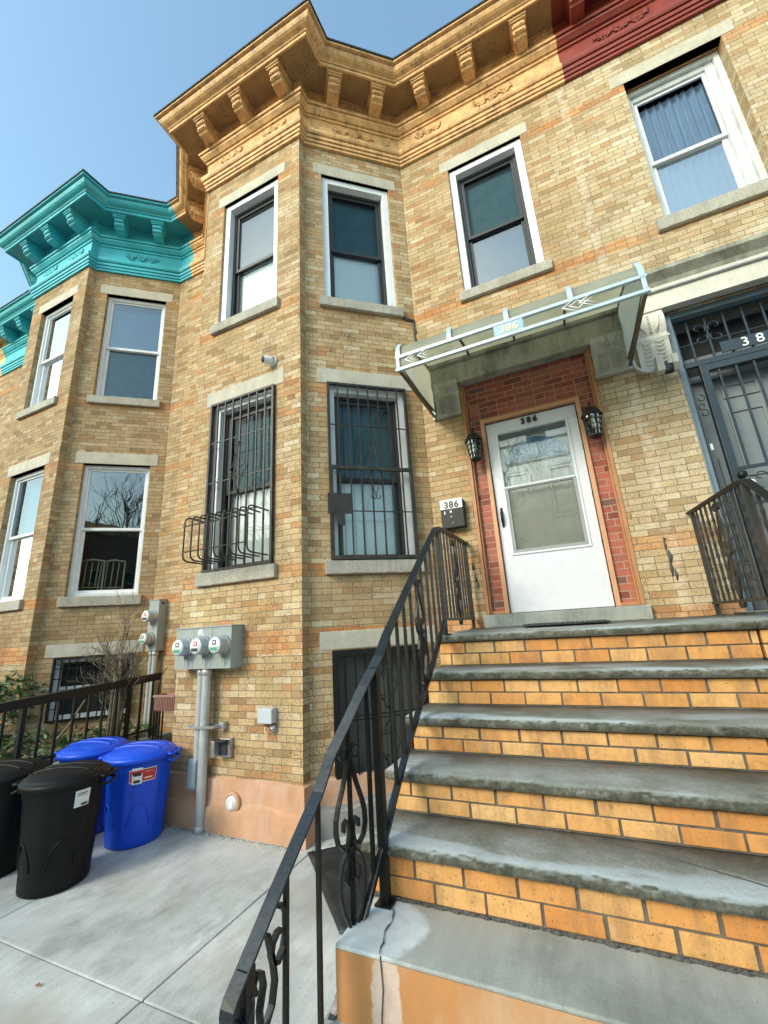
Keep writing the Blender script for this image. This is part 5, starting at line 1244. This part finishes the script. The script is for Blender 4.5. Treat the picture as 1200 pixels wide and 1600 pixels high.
# ================================================================ BINS
def bin_(label, cx, cy, rb, rt_, h, col, rot, group, sticker=None, squash=1.0):
    o = empty('trash_can', (cx, cy, ZG), label, 'trash can', group); z0 = ZG+.002
    N = 56; rings = []
    prof = [(0, .0), (rb*.93, .0), (rb, .012), (rb*1.01, .05)]
    for i in range(1, 9): u = i/9; prof.append((rb+(rt_*.90-rb)*u, .05+(h-.19)*u))
    prof += [(rt_*.90, h-.12), (rt_*.935, h-.105), (rt_*.95, h-.03), (rt_*.985, h-.025), (rt_*.985, h)]
    k = MB(); vs = []
    for r_, z_ in prof:
        for i in range(N):
            a = 2*PI*i/N+rot; u = z_/h
            rib = -.013*max(0, math.cos((a-rot)*6+.8))**10 if .06 < z_ < h-.14 else 0
            arch = 0
            vs.append((cx+(r_+rib)*math.cos(a), cy+(r_+rib)*math.sin(a), z0+z_))
    fs = [(i*N+j, i*N+(j+1) % N, (i+1)*N+(j+1) % N, (i+1)*N+j) for i in range(len(prof)-1) for j in range(N)]
    k.add(vs, fs, smooth=True); body = obj('body', k, col, o)
    for sg in (rot+R(8), rot+R(8)+PI):  # side handles
        k = MB()
        x, y = math.cos(sg), math.sin(sg); tx, ty = -y, x; rr = rt_*.97
        P = [(-.085, 0), (-.085, .05), (.085, .05), (.085, 0)]
        k.tube([(cx+x*(rr+b_)+tx*a, cy+y*(rr+b_)+ty*a, z0+h-.055-.02*(b_ > .01)) for a, b_ in P], .011, 6)
        k.tube([(cx+x*(rr+b_)+tx*a, cy+y*(rr+b_)+ty*a, z0+h-.02) for a, b_ in P], .013, 6)
        obj('handle', k, col, body)
    for sg in (rot+R(-50), rot+R(-120), rot+R(70)):
        for t0 in range(1):
            k = MB()
            pts = []
            for i in range(15):
                u = i/14; da = (u-.5)*.75; zz = .16+.17*math.sin(PI*u)**.6; rr = rb+(rt_*.90-rb)*((zz-.05)/(h-.19))+.002
                pts.append((cx+rr*math.cos(sg+da), cy+rr*math.sin(sg+da), z0+zz))
            k.tube(pts, .006, 6); obj('moulded_arch', k, col, body)
    # lid: rim, dome and raised centre ridge
    k = MB(); L = [(rt_*1.0, h-.045), (rt_*1.045, h-.045), (rt_*1.05, h-.012), (rt_*1.02, h+.0), (rt_*.96, h+.004), (rt_*.94, h+.016), (rt_*.90, h+.022), (rt_*.80, h+.036), (rt_*.6, h+.05), (rt_*.3, h+.058), (.001, h+.06)]
    k.lathe([(a, b_) for a, b_ in L], (cx, cy, z0), (0, 0, 1), 56)
    lid = obj('lid', k, col, o)
    k = MB(); c_, s_ = math.cos(rot), math.sin(rot)
    for off in (-.055, .055):
        pts = [(cx+c_*t-s_*off, cy+s_*t+c_*off, z0+h+.062-.028*(abs(t)/(rt_*.8))**2.2-.004) for t in [(-.8+.1*i)*rt_ for i in range(17)]]
        k.tube(pts, .012, 6)
    obj('lid_ridge', k, col, lid)
    if sticker:
        a0, zz, w_, hh, kind = sticker
        k = MB()
        def patch(a_lo, a_hi, zl, zh, lift, mat):
            n = 10; vs = []
            for i in range(n+1):
                a = a_lo+(a_hi-a_lo)*i/n
                for z_ in (zl, zh):
                    rr = (rt_*.90 if z_ < h-.12 else rt_*.945)+lift if False else rb+(rt_*.90-rb)*min(1, (z_-.05)/(h-.19))+lift+(.008 if z_ > h-.115 else 0)
                    vs.append((cx+rr*math.cos(a), cy+rr*math.sin(a), z0+z_))
            k.add(vs, [(2*i, 2*i+2, 2*i+3, 2*i+1) for i in range(n)], mat, smooth=True)
        if kind == 'red':
            patch(a0-w_, a0+w_, zz-hh, zz+hh, .005, 1); patch(a0-w_*.96, a0+w_*.96, zz-hh*.88, zz+hh*.88, .006, 0)
            patch(a0-w_*.80, a0-w_*.05, zz-hh*1.2, zz+hh*1.25, .007, 1); patch(a0-w_*.72, a0-w_*.13, zz-hh*.1, zz+hh*.55, .008, 2); patch(a0-w_*.66, a0-w_*.19, zz-hh*1.0, zz-hh*.2, .008, 2)
            for q in (.45, .0, -.45): patch(a0+w_*.12, a0+w_*(.75-.1*abs(q)), zz+hh*(q-.08), zz+hh*(q+.1), .0075, 1)
        else:
            patch(a0-w_, a0+w_, zz-hh, zz+hh, .005, 1)
            for q in (.6, .3, .0, -.3): patch(a0-w_*.75, a0+w_*(.7-.2*abs(q)), zz+hh*(q-.05), zz+hh*(q+.05), .006, 2)
            patch(a0-w_*.1, a0+w_*.8, zz-hh*.9, zz-hh*.6, .006, 2)
        obj('sticker', k, ['redlab', 'whitelab', 'darklab'], body)
    return o
bin_("blue plastic trash can with a red and white sticker nearest the brick bay", -1.725, -1.335, .225, .285, .69, 'bluecan', R(17), 'blue trash cans', (R(-31), .548, .40, .052, 'red'))
bin_("blue plastic trash can behind, only its lid showing beyond the black one", -2.36, -1.36, .21, .285, .70, 'bluecan', R(14), 'blue trash cans')
bin_("black plastic trash can in front with a small white label", -1.663, -2.0, .215, .280, .705, 'blackcan', R(24), 'black trash cans', (R(-6), .575, .19, .055, 'white'))
bin_("black plastic trash can cut off by the left edge of the photo", -2.36, -2.08, .215, .280, .70, 'blackcan', R(14), 'black trash cans')

# ================================================================ NEIGHBOUR'S GARDEN
GX = -2.96
k = MB(); k.box(-9, GX, -4.6, -.02, ZG-.05, -1.10); setp(obj('garden_bed', k, 'soil'), kind='structure')
k = MB(); rough_slab(k, Fr((GX+.08, -4.6), (0, 1)), 0, 4.55, 0, .12, ZG-.02, -1.06, .003); setp(obj('garden_curb', k, 'slab'), "low concrete curb edging the neighbouring planted bed behind the bins", 'curb')
fn = empty('iron_fence', (-2.93, -1.8, -1.06), "low black iron fence with flat top rail behind the trash cans", 'fence')
k = MB(); FT = lambda y: -.358-.047*(-y-.26)
k.tube([(-2.93, y, FT(y)) for y in (-.25, -1.2, -2.4, -4.4)], 1.0, square=True, flat=(.042, .042)); obj('top_rail', k, 'iron', fn)
k = MB(); k.tube([(-2.93, -.25, -.97), (-2.93, -4.4, -1.0)], .010, square=True); obj('bottom_rail', k, 'iron', fn)
for i in range(26):
    y = -.33-i*.155; k = MB(); pp = i % 7 == 2; k.tube([(-2.93, y, -1.07), (-2.93, y, FT(y)-.01)], 0.019 if pp else .0105, square=True); obj('post' if pp else 'picket', k, 'iron', fn)
fg = empty('iron_fence', (-2.85, -.2, -1.06), "short low black iron fence piece between the long fence and the brick bay", 'fence')
k = MB(); k.tube([(-2.90, -.35, -.66), (-2.60, -.42, -.64)], .012, square=True); k.tube([(-2.90, -.35, -1.02), (-2.60, -.42, -1.02)], .010, square=True); obj('rails', k, 'iron', fg)
for i in range(5): k = MB(); x = -2.89+i*.07; k.tube([(x, -.35-.0167*i, -1.3), (x, -.35-.0167*i, -.66)], .007, square=True); obj('picket', k, 'iron', fg)
pb = empty('window_box_planter', (-2.45, -.6, -.6), "dusty pink plastic planter hanging beside the bay", 'planter')
k = MB(); f0 = Fr((-2.36, -.66), (1, .1))
for sg in (-1, 1): k.prism([(sg*.062, -.67), (sg*.085, -.52), (sg*.078, -.52), (sg*.055, -.67)], 0.0, .26, f0)
k.box(-.004, .264, -.065, .065, -.678, -.665, f0); k.box(-.006, .002, -.08, .08, -.67, -.52, f0); k.box(.258, .266, -.08, .08, -.67, -.52, f0)
k.ring(-.02, .28, -.532, -.440, .01, -.098, .098, f0, bottom=False, wt=.002) if False else None
for sg in (-1, 1): k.box(-.02, .28, sg*.088-.010, sg*.088+.010, -.532, -.508, f0)
for a_ in (-.02, .262): k.box(a_, a_+.018, -.0775, .0775, -.532, -.508, f0)
for i in range(11): k.box(.008+.023*i, .020+.023*i, -.088, -.074, -.662, -.54, f0)
k.box(.0, .25, -.06, .06, -.66, -.56, f0, 1)
obj('trough', k, ['terracotta', 'soil'], pb, bevel=.003)
k = MB(); k.tube([f0(.0, -.05, -.52), f0(-.01, 0, -.3), f0(0, .06, -.22)], .005, 5); obj('hanger', k, 'iron', pb)

def bare_branching(mb, p, d, L, r_, depth, rg, spread=.5, up=.15, segs=3):
    pts = [p.copy()]; dd = d.copy()
    for i in range(segs):
        dd = (dd+Vector((rg.uniform(-1, 1), rg.uniform(-1, 1), rg.uniform(-.6, 1)))*.16+Vector((0, 0, up*.3))).normalized(); p = p+dd*L/segs; pts.append(p.copy())
    mb.tube(pts, [r_*(1-.35*i/segs) for i in range(segs+1)], 5 if r_ > .004 else 4, smooth=True)
    if depth <= 0: return
    nb = rg.choice((2, 3)) if depth > 1 else rg.choice((2, 3, 3))
    for i in range(nb):
        nd = (dd+Vector((rg.uniform(-1, 1), rg.uniform(-1, 1), rg.uniform(-.5, .8)))*spread*1.4).normalized()
        q = pts[-1] if i == 0 else pts[rg.randint(1, segs)]
        bare_branching(mb, q, nd, L*rg.uniform(.6, .85), r_*.62, depth-1, rg, spread, up)
tr = empty('bare_shrub', (-2.99, -.7, -1.1), "tall bare multi-stemmed shrub in front of the neighbouring bay, behind the fence", 'shrub')
rg = random.Random(21); k = MB(); tw = MB()
for i in range(7):
    p = Vector((-3.02+rg.uniform(-.06, .06), -.72+rg.uniform(-.06, .06), -1.1)); top = p+Vector((rg.uniform(-.08, .06), rg.uniform(-.06, .06), rg.uniform(.7, 1.25)))
    mid = (p+top)/2+Vector((rg.uniform(-.03, .03), rg.uniform(-.03, .03), 0)); k.tube([p, mid, top], [rg.uniform(.013, .022), .014, .009], 7)
    for j in range(5): bare_branching(tw, mid*(1-j*.25)+top*(j*.25), Vector((rg.uniform(-1, .8), rg.uniform(-.6, .5), rg.uniform(.3, 1))).normalized(), .22, .0055, 3, rg, .6)
obj('trunk', k, 'bark', tr); obj('branches', tw, 'bark', tr)
lb = empty('dead_branch', (-3.3, -1.1, -1.1), "pale broken branch leaning across the fence by the basement window", 'branch')
k = MB(); k.tube([(-3.6, -1.1, -1.05), (-3.35, -1.05, -.8), (-3.15, -1.02, -.52)], [.012, .012, .009], 6); obj('stem', k, 'drygrass', lb)

def leaf_cloud(mb, c, rad, n, size, rg, mats=(0,)):
    for i in range(n):
        while True:
            v = Vector((rg.uniform(-1, 1), rg.uniform(-1, 1), rg.uniform(-1, 1)))
            if v.length < 1: break
        p = Vector(c)+Vector((v.x*rad[0], v.y*rad[1], v.z*rad[2])); a = Vector((rg.gauss(0, 1), rg.gauss(0, 1), rg.gauss(0, .6))).normalized(); b_ = a.cross(Vector((rg.gauss(0, 1), rg.gauss(0, 1), rg.gauss(0, 1)))).normalized()
        s = size*rg.uniform(.6, 1.3)
        mb.add([p-a*s, p+b_*s*.45-a*s*.1, p+a*s, p-b_*s*.45-a*s*.1], [(0, 1, 2, 3)], rg.choice(mats), smooth=False)
ev = empty('evergreen_bush', (-4.55, -1.3, -1.1), "leafy green bush at the left edge above the bins", 'bush')
rg = random.Random(33); k = MB(); tw = MB()
for i in range(14):
    d = Vector((rg.uniform(-.4, 1), rg.uniform(-.8, .8), rg.uniform(.2, 1.2))).normalized(); p0 = Vector((-4.75, -1.25, -1.1+rg.uniform(0, .4))); p1 = p0+d*rg.uniform(.35, .85)
    tw.tube([p0, (p0+p1)/2+Vector((0, 0, .03)), p1], [.008, .006, .003], 5); leaf_cloud(k, p1, (.15, .15, .15), 52, .040, rg); leaf_cloud(k, (p0+p1)/2, (.1, .1, .1), 12, .032, rg)
obj('leaves', k, 'leaf', ev, fixn=False); obj('branches', tw, 'bark', ev)
rg = random.Random(5); k = MB()
for i in range(4600):
    x = rg.uniform(-6.2, GX-.03); y = rg.uniform(-3.2, -.15); h = rg.uniform(.03, .22)*(.5+.5*math.sin(x*3+y*2)**2)
    leaf_cloud(k, (x, y, -1.08+h), (.03, .03, .02), 1, rg.uniform(.028, .055), rg, (0, 0, 0, 1))
for i in range(500):
    x = rg.uniform(-6, GX-.02); y = rg.uniform(-3, -.15); d = Vector((rg.uniform(-.15, .15), rg.uniform(-.15, .15), rg.uniform(.1, .3))); p = Vector((x, y, -1.1)); k.tube([p, p+d*.6, p+d+Vector((d.x*.5, d.y*.5, -.05))], .0025, 3, mat=1)
setp(obj('ground_cover', k, ['leaf', 'drygrass'], fixn=False), "tangled low green ground cover and dry stems behind the fence", 'ground cover', kind='stuff')

# grit and crumbs gathered on the paving
k = MB(); rg = random.Random(77)
for i in range(900):
    u = rg.random()
    if u < .45: x = rg.uniform(-1.75, -.2); y = -1.06-abs(rg.gauss(0, .03))
    elif u < .6: x = rg.uniform(-.2, 1.1); y = -1.0+(x+.2)*.75-abs(rg.gauss(0, .03))-.06
    else: x = rg.uniform(-2.6, 1.3); y = rg.uniform(-4, -1.1)
    r_ = rg.uniform(.002, .006) if u < .6 else rg.uniform(.0012, .0035); p = Vector((x, y, ZG+r_*.5)); a = rg.uniform(0, 6)
    k.add([p+Vector((r_*math.cos(a), r_*math.sin(a), -r_*.4)), p+Vector((r_*math.cos(a+2.1), r_*math.sin(a+2.1), -r_*.4)), p+Vector((r_*math.cos(a+4.2), r_*math.sin(a+4.2), -r_*.4)), p+Vector((0, 0, r_*.7))], [(0, 1, 3), (1, 2, 3), (2, 0, 3)], rg.choice((0, 0, 1)))
setp(obj('grit', k, ['tar', 'drygrass'], fixn=False), "grit and crumbs gathered on the paving along the wall foot", 'grit', kind='stuff')
k = MB(); c = (-.66, -2.62, ZG+.006); vs = [(c[0]-.02, c[1], c[2]), (c[0]-.005, c[1]+.014, c[2]+.006), (c[0]+.022, c[1]+.004, c[2]+.003), (c[0]+.004, c[1]-.014, c[2]+.008)]; k.add(vs, [(0, 1, 3), (1, 2, 3)])
setp(obj('fallen_leaf', k, 'wood', fixn=False), "single brown fallen leaf on the paving at lower left", 'leaf')

# ================================================================ ACROSS THE STREET (seen only as reflections and bounce light)
def far_house(x0, w_, h, mat, label):
    r_ = empty('row_house', (x0+w_/2, -24, ZG), label, 'house'); f = Fr((x0+w_, -24), (-1, 0)); mb = MB(); holes = []
    for s in (w_*.12, w_*.42, w_*.72):
        for z_ in (-.2, 3.0, 6.0):
            if z_+1.8 < h: holes.append((s, s+.95, z_, z_+1.8))
    panel(mb, f, 0, w_, ZG, h, holes); mb.add([f(0, 8, ZG), f(w_, 8, ZG), f(w_, 8, h), f(0, 8, h)], [(0, 1, 2, 3)]); mb.add([f(0, 0, h), f(w_, 0, h), f(w_, 8, h), f(0, 8, h)], [(0, 1, 2, 3)])
    mb.add([f(0, 0, ZG), f(0, 8, ZG), f(0, 8, h), f(0, 0, h)], [(0, 1, 2, 3)]); mb.add([f(w_, 0, ZG), f(w_, 8, ZG), f(w_, 8, h), f(w_, 0, h)], [(0, 1, 2, 3)])
    obj('wall', mb, mat, r_, fixn=False)
    for hh in holes:
        k = MB(); k.ring(hh[0], hh[1], hh[2], hh[3], .06, .1, .16, f); k.box(hh[0]+.06, hh[1]-.06, .1, .15, (hh[2]+hh[3])/2-.03, (hh[2]+hh[3])/2+.03, f); k.add([f(hh[0], .155, hh[2]), f(hh[1], .155, hh[2]), f(hh[1], .155, hh[3]), f(hh[0], .155, hh[3])], [(0, 1, 2, 3)], 1); obj('window', k, ['white', 'dark'], r_)
    k = MB(); k.box(-.02, w_+.02, -.4, .05, h-.5, h+.1, f); obj('cornice', k, 'gold', r_)
for i in range(7):
    x0 = -24+i*6.4; far_house(x0, 6.39, [7.6, 7.2, 7.6, 6.9][i % 4], ['farbrick', 'farbrick', 'brick384', 'farbrick'][i % 4], "red-brown brick row house across the street, seen only mirrored in the window panes")
for o in list(bpy.data.objects):
    if o.name.startswith('row_house') and o.parent is None: o['group'] = 'row houses across the street'
def street_tree(x, y, seed, hgt):
    t = empty('bare_tree', (x, y, ZG), "bare street tree mirrored in the neighbouring window panes", 'tree', 'bare street trees'); rg = random.Random(seed)
    k = MB(); p = Vector((x, y, ZG)); top = p+Vector((.2, .1, hgt*.35)); k.tube([p, (p+top)/2, top], [.17, .14, .12], 10); obj('trunk', k, 'bark', t)
    tw = MB()
    for i in range(6): bare_branching(tw, top-Vector((0, 0, rg.uniform(0, .5))), Vector((rg.uniform(-1, 1), rg.uniform(-1, 1), rg.uniform(.5, 1.3))).normalized(), hgt*.22, .06, 5, rg, .45, .2)
    obj('crown', tw, 'bark', t)
street_tree(.3, -12.0, 3, 8.8); street_tree(-9.5, -12.2, 5, 8.0); street_tree(7.5, -21.8, 8, 9)
